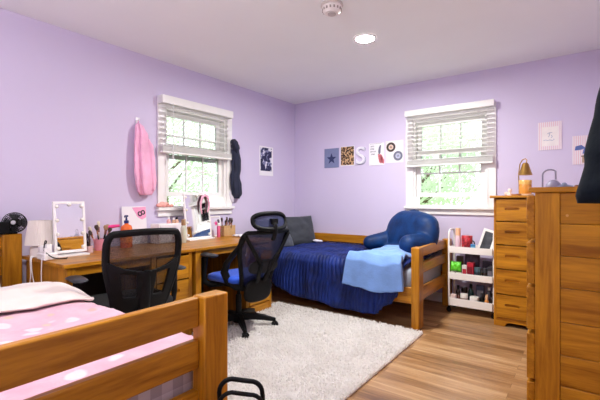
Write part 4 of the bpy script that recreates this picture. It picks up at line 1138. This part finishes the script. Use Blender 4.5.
# white card with a pink patch and the figure 8
t = thing('desk_sign', 'white card with a pink patch and a black 8 leaning on the wall', 'card', (.045, -2.40, DZ), 0, None, local=True)
M = Matrix.Rotation(R(-5), 4, 'Y')
obj('card', MB().box(-.004, 0, -.115, .115, 0, .335, M), paper, t, smooth=0)
obj('pink_patch', MB().prism([(-.02, .325), (.112, .33), (.112, .235), (.07, .215), (.03, .24), (.005, .285)], .0002, .002, 'x', M), plain('patch_pink', 'eda0c6', .6), t, smooth=0)
mb = text_mb('8', .105, .002); mb.xform(M @ Matrix.Translation((.003, .062, .272)) @ Matrix.Rotation(R(90), 4, 'Z') @ Matrix.Rotation(R(90), 4, 'X') @ Matrix.Rotation(R(-68), 4, 'Z'))
obj('figure', mb, ink_black, t, smooth=0)
# white organiser and its small bottles
t = thing('makeup_organizer', 'white makeup organizer with drawers under the window', 'organizer', (.14, -2.14, DZ))
obj('organizer_case', MB().box(.07, .21, -2.275, -2.005, DZ, DZ+.175), white_gl, t, bevel=.004)
for z0, z1 in ((.01, .085), (.092, .165)):
    d = obj('drawer', MB().box(.2105, .216, -2.267, -2.013, DZ+z0, DZ+z1), plain('organizer_front', 'e7e3ea', .25), t, bevel=.002)
    obj('drawer_knob', MB().ellipsoid((.222, -2.14, DZ+(z0+z1)/2), (.007, .008, .008), 12, 8), ferrule, d, smooth=180)
gm = 'bottles on the white organizer'
bottle('nail_polish', 'pink bottle at the middle of the top of the white organizer', 'bottle', (.14, -2.13, DZ+.175), .018, .06, plain('pink_glass', 'e6a7a5', .15), white_gl, .009, .022)
bottle('nail_polish', 'peach bottle at the right end of the top of the white organizer', 'bottle', (.15, -2.05, DZ+.175), .018, .055, plain('peach_glass', 'ddb09a', .15), blk, .009, .02)
bottle('nail_polish', 'tan bottle between the pink and peach bottles on the white organizer', 'bottle', (.16, -2.09, DZ+.175), .015, .05, plain('tan_glass', 'c9a284', .15), white_gl, .008, .018)
bottle('perfume_bottle', 'clear glass bottle with a brown cap in front of the window mirror', 'bottle', (.30, -2.085, DZ), .026, .215, plain('pale_glass', 'c9cdbb', .12, var=.05), plain('brown_cap', '96744c', .4), .02, .055, shoulder=.82)
# sill clutter
mb = MB()
for i, (y, r_, z) in enumerate(((-2.13, .030, 0), (-2.09, .034, 0), (-2.05, .030, 0), (-2.01, .024, 0), (-2.10, .026, .02), (-2.06, .024, .018))):
    mb.ellipsoid((.024+.010*(i % 2), y-.02, 1.042+r_*.62+z), (.024, r_*1.1, r_*.62), 16, 10)
o = single('cloth', mb, plain('peach_pink_cloth', 'e8a79d', .9, var=.25, nscale=30, bump=.5, bscale=60), 'crumpled peach pink cloth on the sill of the desk window', 'cloth', smooth=180)
mod(o, 'REMESH', mode='VOXEL', voxel_size=.005, use_smooth_shade=True)
bottle('lotion_bottle', 'slim pink bottle right of the window mirror on the desk', 'bottle', (.165, -1.545, DZ), .018, .15, plain('pink_lotion', 'e46a94', .3), white_gl, .012, .03, shoulder=.85)
t = thing('photo_frame', 'small white frame with a pink star behind the slim pink bottle', 'picture frame', (.09, -1.50, DZ), 0, None, local=True)
M = Matrix.Rotation(R(-9), 4, 'Y')
obj('frame', MB().box(-.012, 0, -.075, .075, 0, .015, M).box(-.012, 0, -.075, .075, .205, .22, M).box(-.012, 0, -.075, -.06, .015, .205, M).box(-.012, 0, .06, .075, .015, .205, M), white_gl, t, bevel=.002)
obj('picture', MB().box(-.010, -.004, -.06, .06, .015, .205, M), plain('lilac_picture', 'd7d0e4', .5), t, smooth=0)
st = [((.03 if k % 2 == 0 else .013)*math.cos(PI/2+k*PI/5)+.01, (.03 if k % 2 == 0 else .013)*math.sin(PI/2+k*PI/5)+.14) for k in range(10)]
obj('star', MB().prism(st, -.0042, -.002, 'x', M), hot, t, smooth=0)
# bamboo basket with brushes
bam = NT('woven_bamboo'); v = bam.coords((1, 1, 1)); wv = bam.node('ShaderNodeTexWave', wave_type='BANDS', bands_direction='Z'); wv.inputs['Scale'].default_value = 28; wv.inputs['Distortion'].default_value = 1.5; bam.link(v, wv.inputs['Vector'])
bam.link(bam.ramp(wv.outputs['Fac'], [(0, hexc('b48a56')), (1, hexc('e0bd86'))]), bam.b.inputs['Base Color']); bam.val(bam.b.inputs['Roughness'], .6); bam.bump(wv.outputs['Fac'], .6, .004); bam = bam.m
mb = MB(); bx, by = .115, -1.385
for k in range(7): mb.box(bx-.05, bx+.05, by-.08, by-.074, DZ+.002+k*.016, DZ+.016+k*.016).box(bx-.05, bx+.05, by+.074, by+.08, DZ+.002+k*.016, DZ+.016+k*.016).box(bx+.044, bx+.05, by-.08, by+.08, DZ+.002+k*.016, DZ+.016+k*.016).box(bx-.05, bx-.044, by-.08, by+.08, DZ+.002+k*.016, DZ+.016+k*.016)
mb.box(bx-.048, bx+.048, by-.078, by+.078, DZ, DZ+.006)
for sx in (-1, 1):
    for sy in (-1, 1): mb.box(bx+sx*.047-.004, bx+sx*.047+.004, by+sy*.077-.004, by+sy*.077+.004, DZ, DZ+.115)
single('basket', mb, bam, 'small bamboo basket of dark brushes at the far end of the desks', 'basket', bevel=.001)
for i in range(9):
    brush((bx-.03+.06*rnd.random(), by-.055+.0135*i, DZ+.008), R(6+12*rnd.random()), R(rnd.uniform(-120, 120)), .16+.045*rnd.random(), (blk, plain('cream_handle', 'eadfcf', .4), ink_grey)[i % 3], (bristle, plain('grey_bristle', '6a6670', .9), bristle)[i % 3], 'makeup brush standing in the bamboo basket', 'makeup brushes in the bamboo basket', .012)
mb = MB().grid(lambda u, v: Vector((.24+.20*u, -1.43+.10*v, DZ+.010+.014*abs(fbm(u, v, 3, 3))+.012*math.sin(PI*u)*math.sin(PI*v))), 16, 12)
o = single('cloth', mb, plain('white_cloth', 'e9e7ee', .9, var=.03), 'white folded cloth on the desk corner by the bamboo basket', 'cloth', smooth=180); mod(o, 'SOLIDIFY', thickness=.01, offset=-1)

# ------------------------------------------------------------------ rolling cart and what it holds
CX0, CX1, CY0, CY1 = 2.168, 2.572, -.36, -.10
cart = thing('rolling_cart', 'white three-tier rolling cart between the navy bed and the chest', 'cart', ((CX0+CX1)/2, (CY0+CY1)/2, 0))
cw = plain('white_metal', 'f0eeea', .4, var=.02)
TR = [(.592, .655), (.335, .398), (.075, .150)]
for z0, z1 in TR:
    mb = MB(); a0, a1, b0, b1 = CX0+.008, CX1-.008, CY0, CY1; th = .004
    mb.box(a0, a1, b0, b1, z0, z0+th); mb.box(a0, a1, b0, b0+th, z0+th, z1); mb.box(a0, a1, b1-th, b1, z0+th, z1); mb.box(a0, a0+th, b0+th, b1-th, z0+th, z1); mb.box(a1-th, a1, b0+th, b1-th, z0+th, z1)
    obj('tray', mb, cw, cart, bevel=.002)
for x in (CX0, CX1):
    ym0, ym1 = CY0+.03, CY1-.03
    pts = [(x, ym0, .06), (x, ym0, .765)]+[(x, ym0+.05-.05*math.cos(a), 0.765+.05*math.sin(a)) for a in (R(30), R(60), R(90))]+[(x, ym1-.05+.05*math.cos(a), 0.765+.05*math.sin(a)) for a in (R(90), R(60), R(30))]+[(x, ym1, .765), (x, ym1, .06)]
    obj('side_frame', MB().tube(pts, .009, 10), cw, cart, smooth=60)
    for y in (ym0, ym1):
        obj('caster', MB().lathe([(.006, 0), (.022, 0), (.025, .004), (.025, .012), (.022, .016), (.006, .016)], (x, y-.008, .0255), 18, 'y').box(x-.008, x+.008, y-.011, y+.011, .028, .066), blk, cart, smooth=45)
cz = [z0+.0045 for z0, z1 in TR]
def px2x(px): return CX0+(px-448)*(CX1-CX0)/46.5
dk = plain('dark_brown_glass', '2d211c', .2, var=.2); purp = plain('plum_bag', '54475f', .6, var=.1); red = plain('red_box', 'b72236', .45, var=.1); green = plain('lime_pack', '5fd02c', .45, var=.15, nscale=30)
tealj = plain('dark_teal_jar', '24333f', .3, var=.15); whj = plain('white_jar', 'e9e5e0', .35); amber = plain('amber_bottle', 'd08a48', .25); blueb = plain('blue_box', '3b7fb5', .4); darkbox = plain('charcoal_box', '2b2a31', .5, var=.15)
# top tray
bottle('lotion_bottle', 'pale pink bottle with a peach cap on the top cart tray', 'bottle', (2.243, -.285, cz[0]), .028, .235, plain('pale_pink_bottle', 'e9cdd9', .3), peach, .024, .07, shoulder=.86)
t = jar('mug', 'red and black patterned mug on the top cart tray', 'mug', (2.322, -.265, cz[0]), .050, .165, plain('mug_red', 'b03038', .3, var=.75, nscale=38))
obj('mug_handle', MB().tube([(2.322+.048*1+.022*math.sin(a), -.265, cz[0]+.08+.035*math.cos(a)) for a in [PI*k/8 for k in range(9)]], .006, 8), plain('mug_black', '33262a', .3), t, smooth=60)
carton('small_box', 'small bright blue box on the top cart tray', 'box', 2.365, 2.408, -.335, -.29, cz[0], cz[0]+.088, blueb, .2, band=plain('aqua_panel', '7ec0de', .4))
t = thing('photo_frame', 'white picture frame tilted on the top cart tray next to the chest', 'picture frame', (2.462, -.235, cz[0]+.006), 0, None, local=True)
M = Matrix.Rotation(R(-20), 4, 'Z') @ Matrix.Rotation(R(13), 4, 'Y') @ Matrix.Rotation(R(-12), 4, 'X')
w_, h_, f_ = .072, .23, .024
obj('frame', MB().box(-w_, w_, 0, .014, 0, f_, M).box(-w_, w_, 0, .014, h_-f_, h_, M).box(-w_, -w_+f_, 0, .014, f_, h_-f_, M).box(w_-f_, w_, 0, .014, f_, h_-f_, M), white_gl, t, bevel=.002)
obj('picture', MB().box(-w_+f_, w_-f_, .003, .010, f_, h_-f_, M), plain('dark_photo', '41444a', .4, var=.5, nscale=18), t, smooth=0)
# middle tray
single('snack_pack', cushion(.105, .10, .045, Matrix.Translation((2.225, -.30, cz[1]+.115)) @ Matrix.Rotation(R(80), 4, 'X'), 16, 12, seed=2), green, 'lime green pack on the middle cart tray', 'pack', smooth=180, weld=True)
jar('cream_jar', 'white jar under the lime green pack, left on the middle cart tray', 'jar', (2.20, -.30, cz[1]), .024, .06, whj, plain('cream_lid', 'd9d3cb', .4))
jar('cream_jar', 'white jar under the lime green pack, right on the middle cart tray', 'jar', (2.255, -.30, cz[1]), .024, .058, whj, plain('cream_lid', 'd9d3cb', .4))
carton('carton', 'white carton next to the red carton on the middle cart tray', 'carton', 2.288, 2.33, -.33, -.27, cz[1], cz[1]+.135, whj, .1, band=red)
carton('carton', 'red carton on the middle cart tray', 'carton', 2.336, 2.395, -.32, -.26, cz[1], cz[1]+.165, red, -.1, band=plain('maroon_panel', '7d1526', .4))
single('pouch', cushion(.14, .15, .06, Matrix.Translation((2.35, -.17, cz[1]+.17)) @ Matrix.Rotation(R(82), 4, 'X'), 16, 12, seed=4).add(*(lambda q: (q.v, q.f))(MB().box(2.29, 2.41, -.20, -.14, cz[1], cz[1]+.11))), purp, 'dark plum pouch at the back of the middle cart tray', 'pouch', smooth=50)
jar('jar', 'dark teal jar right of the red carton on the middle cart tray', 'jar', (2.428, -.31, cz[1]), .029, .125, tealj, plain('teal_lid', '46606b', .3))
jar('jar', 'black jar next to the dark teal jar on the middle cart tray', 'jar', (2.49, -.29, cz[1]), .028, .12, dk, darkbox)
carton('carton', 'charcoal carton at the right end of the middle cart tray', 'carton', 2.515, 2.56, -.33, -.22, cz[1], cz[1]+.14, darkbox, 0, band=plain('grey_panel', '6f6d78', .4))
carton('palette', 'slim dark palette standing at the back of the middle cart tray', 'palette', 2.44, 2.54, -.15, -.125, cz[1], cz[1]+.17, plain('plum_palette', '3c3344', .4), 0)
# bottom tray
jar('jar', 'white-lidded brown jar at the left of the bottom cart tray', 'jar', (2.207, -.315, cz[2]), .028, .098, dk, plain('pale_pink_lid', 'e6cfc8', .4))
bottle('bottle', 'slim brown bottle behind the white-lidded jar on the bottom cart tray', 'bottle', (2.225, -.21, cz[2]), .022, .17, dk, blk, .012, .035)
bottle('bottle', 'brown bottle right of the white-lidded jar on the bottom cart tray', 'bottle', (2.252, -.30, cz[2]), .018, .125, plain('red_brown_glass', '5a3428', .2), dk, .01, .03)
jar('tub', 'white tub with a brown band on the bottom cart tray', 'tub', (2.306, -.31, cz[2]), .034, .115, plain('brown_band', '8d7468', .45, var=.4, nscale=60), whj)
jar('tub', 'white and blue tub in the middle of the bottom cart tray', 'tub', (2.398, -.31, cz[2]), .040, .10, plain('pale_blue_tub', 'a9c4dc', .35, var=.2, nscale=30), whj)
bottle('bottle', 'teal bottle at the back of the bottom cart tray', 'bottle', (2.34, -.18, cz[2]), .028, .19, plain('teal_bottle', '1f4a4f', .25), blk, .014, .04)
carton('carton', 'dark blue carton at the back of the bottom cart tray', 'carton', 2.39, 2.46, -.20, -.15, cz[2], cz[2]+.19, plain('dark_blue_carton', '2a3558', .5), .1, band=ink_grey)
bottle('bottle', 'black bottle next to the blue tub on the bottom cart tray', 'bottle', (2.463, -.29, cz[2]), .020, .14, blk, darkbox, .012, .03)
bottle('bottle', 'amber bottle at the right of the bottom cart tray', 'bottle', (2.508, -.315, cz[2]), .020, .135, amber, plain('pale_cap', 'e0b58c', .4), .012, .04)
bottle('bottle', 'black bottle at the right end of the bottom cart tray', 'bottle', (2.546, -.29, cz[2]), .018, .15, dk, blk, .01, .03)
bottle('bottle', 'grey bottle behind the amber bottle on the bottom cart tray', 'bottle', (2.505, -.18, cz[2]), .026, .18, plain('grey_bottle', '5c5a68', .35), whj, .014, .03)

jar('jar', 'maroon jar at the back left of the bottom cart tray', 'jar', (2.275, -.17, cz[2]), .03, .15, plain('maroon_jar', '5b2430', .3), dk)
bottle('bottle', 'white bottle with a plum cap at the back right of the bottom cart tray', 'bottle', (2.545, -.19, cz[2]), .020, .19, whj, plain('plum_cap', '5a3a5c', .4), .014, .05)
carton('carton', 'dark brown carton at the back left of the middle cart tray', 'carton', 2.20, 2.262, -.19, -.14, cz[1], cz[1]+.20, plain('brown_carton', '4a352c', .5), .05)
bottle('bottle', 'pink bottle behind the charcoal carton on the middle cart tray', 'bottle', (2.545, -.175, cz[1]), .018, .18, plain('rose_bottle', 'c76d86', .3), whj, .012, .04)
# ------------------------------------------------------------------ on the chest and the dresser
CH = 1.15
gold = plain('brushed_gold', 'b98f4a', .3, metal=.9)
p = (2.822, -.28, CH)
t = thing('candle_warmer_lamp', 'gold cone-shaded candle warmer lamp on top of the narrow chest', 'lamp', p)
obj('lamp_base', MB().lathe([(0, 0), (.062, 0), (.064, .004), (.064, .012), (.06, .016), (0, .016)], p, 28), plain('pale_wood_base', 'd9b890', .5), t, smooth=45)
obj('cone_shade', MB().lathe([(.058, .185), (.056, .187), (.026, .285), (.018, .296), (.0, .298)], p, 28), gold, t, smooth=45)
obj('stem', MB().tube([(p[0]-.052, p[1]+.02, CH+.014), (p[0]-.056, p[1]+.02, CH+.20), (p[0]-.045, p[1]+.012, CH+.285), (p[0]-.025, p[1]+.004, CH+.325), (p[0], p[1], CH+.335), (p[0]+.012, p[1], CH+.32), (p[0]+.006, p[1], CH+.295)], .0045, 8), gold, t, smooth=60)
jar('candle', 'amber glass candle jar under the gold cone lamp', 'candle', (p[0], p[1], CH+.016), .05, .125, plain('amber_wax', 'd8923a', .2, var=.1), plain('candle_rim', 'e8b45a', .3))
p = (2.70, -.30, CH)
t = thing('figurine', 'small white figurine on the narrow chest left of the gold lamp', 'figurine', p)
mb = MB().lathe([(0, 0), (.026, 0), (.028, .012), (.014, .024), (.012, .034), (.018, .048), (.014, .062), (0, .068)], p, 18).ellipsoid((p[0]-.026, p[1], CH+.018), (.02, .016, .018), 14, 10)
obj('body', mb, plain('bisque', 'ecd3c4', .5, var=.08), t, smooth=60)
single('dish', MB().lathe([(0, 0), (.028, 0), (.042, .014), (.044, .016), (.04, .016), (.026, .004), (0, .004)], (2.755, -.36, CH), 24), plain('bisque_dish', 'e2bfa2', .5), 'small tan dish on the narrow chest in front of the gold lamp', 'dish', smooth=45)
DH = 1.175
p = (3.075, -1.80, DH)
grey_l = plain('lilac_grey_metal', '8f8ca6', .4)
t = thing('gooseneck_lamp', 'small grey arched lamp on the dresser top', 'lamp', p)
obj('arched_stem', MB().tube([(3.062, -1.80, DH), (3.062, -1.80, DH+.075)]+[(3.062+.034*(1-math.cos(a)), -1.80, DH+.075+.03*math.sin(a)) for a in [R(20*i) for i in range(1, 8)]]+[(3.122, -1.80, DH+.05)], .0042, 8), grey_l, t, smooth=60)
obj('dome_base', MB().lathe([(0, 0), (.036, 0), (.038, .006), (.034, .026), (.02, .042), (.006, .048), (0, .048)], (3.112, -1.80, DH), 24), grey_l, t, smooth=60)
single('hair_clip', MB().tube([(3.135, -1.86, DH+.008), (3.165, -1.85, DH+.014), (3.20, -1.86, DH+.008)], [.006, .009, .006], 8).ellipsoid((3.162, -1.85, DH+.020), (.013, .010, .012), 12, 8), plain('dusty_blue', '7f8cab', .5), 'small dusty blue hair clip on the dresser next to the grey arched lamp', 'hair clip', smooth=60)
single('tray', MB().lathe([(0, 0), (.035, 0), (.045, .010), (.043, .011), (.033, .003), (0, .003)], (3.165, -1.72, DH), 24), plain('blue_dish', 'b7bcd4', .4), 'shallow pale blue dish on the dresser top', 'dish', smooth=45)
single('stopper', MB().lathe([(0, 0), (.010, 0), (.012, .006), (.009, .015), (0, .017)], (3.215, -1.90, DH), 14), plain('brown_knob', '7a4a3a', .4), 'tiny brown knob on the dresser top near the coat', 'knob', smooth=60)

# ------------------------------------------------------------------ black tubular rack at the near bed post
t = thing('tubular_rack', 'black tubular metal rack standing at the post of the near bed', 'rack', (2.26, -3.30, 0))
def hoop(a, b, zt, r, lean):
    a, b = Vector((*a, 0)), Vector((*b, 0)); d = (b-a); pts = []
    ln = Vector((*lean, 0))
    pts.append(a+ln*1.0+Vector((0, 0, .012))); pts.append(a+ln*.1+Vector((0, 0, zt-.07)))
    for k in range(7):
        q = PI/2*k/6; pts.append(a+d.normalized()*(.045*(1-math.cos(q)))+Vector((0, 0, zt-.045+.045*math.sin(q))))
    for k in range(7):
        q = PI/2*(1-k/6); pts.append(b-d.normalized()*(.045*(1-math.cos(q)))+Vector((0, 0, zt-.045+.045*math.sin(q)-.012)))
    pts.append(b+ln*.1+Vector((0, 0, zt-.07))); pts.append(b+ln*1.0+Vector((0, 0, .012)))
    return MB().tube(pts, r, 12)
obj('hoop', hoop((2.185, -3.345), (2.298, -3.24), .470, .0085, (.0, .02)), blk, t, smooth=60)
obj('hoop', hoop((2.205, -3.365), (2.318, -3.26), .435, .0075, (.02, -.03)), blk, t, smooth=60)
obj('cross_bar', MB().tube([(2.186, -3.343, .36), (2.207, -3.363, .36)], .006, 8).tube([(2.299, -3.24, .34), (2.319, -3.26, .34)], .006, 8), blk, t, smooth=60)
obj('cross_bar', MB().tube([(2.186, -3.340, .15), (2.214, -3.368, .15)], .006, 8).tube([(2.298, -3.235, .15), (2.325, -3.265, .15)], .006, 8), blk, t, smooth=60)

# ------------------------------------------------------------------ daylight, camera, view
w = bpy.data.worlds.new('daylight'); scene.world = w; w.use_nodes = True
nt = w.node_tree; bg = nt.nodes['Background']; bg.inputs[0].default_value = (.90, .96, 1., 1); bg.inputs[1].default_value = 2.7
cam = bpy.data.cameras.new('camera'); co = link(bpy.data.objects.new('camera', cam))
co.location = (3.24, -4.29, 1.12); co.rotation_euler = (R(90), 0, R(36.3))
cam.sensor_width = 36; cam.lens = 36*385/600; cam.shift_y = -1/600*-1*-1; cam.clip_start = .02
scene.camera = co
scene.view_settings.view_transform = 'Standard'; scene.view_settings.look = 'None'
scene.view_settings.exposure = .25; scene.view_settings.gamma = 1; scene.view_settings.use_curve_mapping = False
scene.cycles.max_bounces = 10; scene.cycles.diffuse_bounces = 6; scene.cycles.transparent_max_bounces = 16
scene.cycles.use_denoising = True; scene.cycles.sample_clamp_indirect = 8; scene.cycles.caustics_reflective = False; scene.cycles.caustics_refractive = False
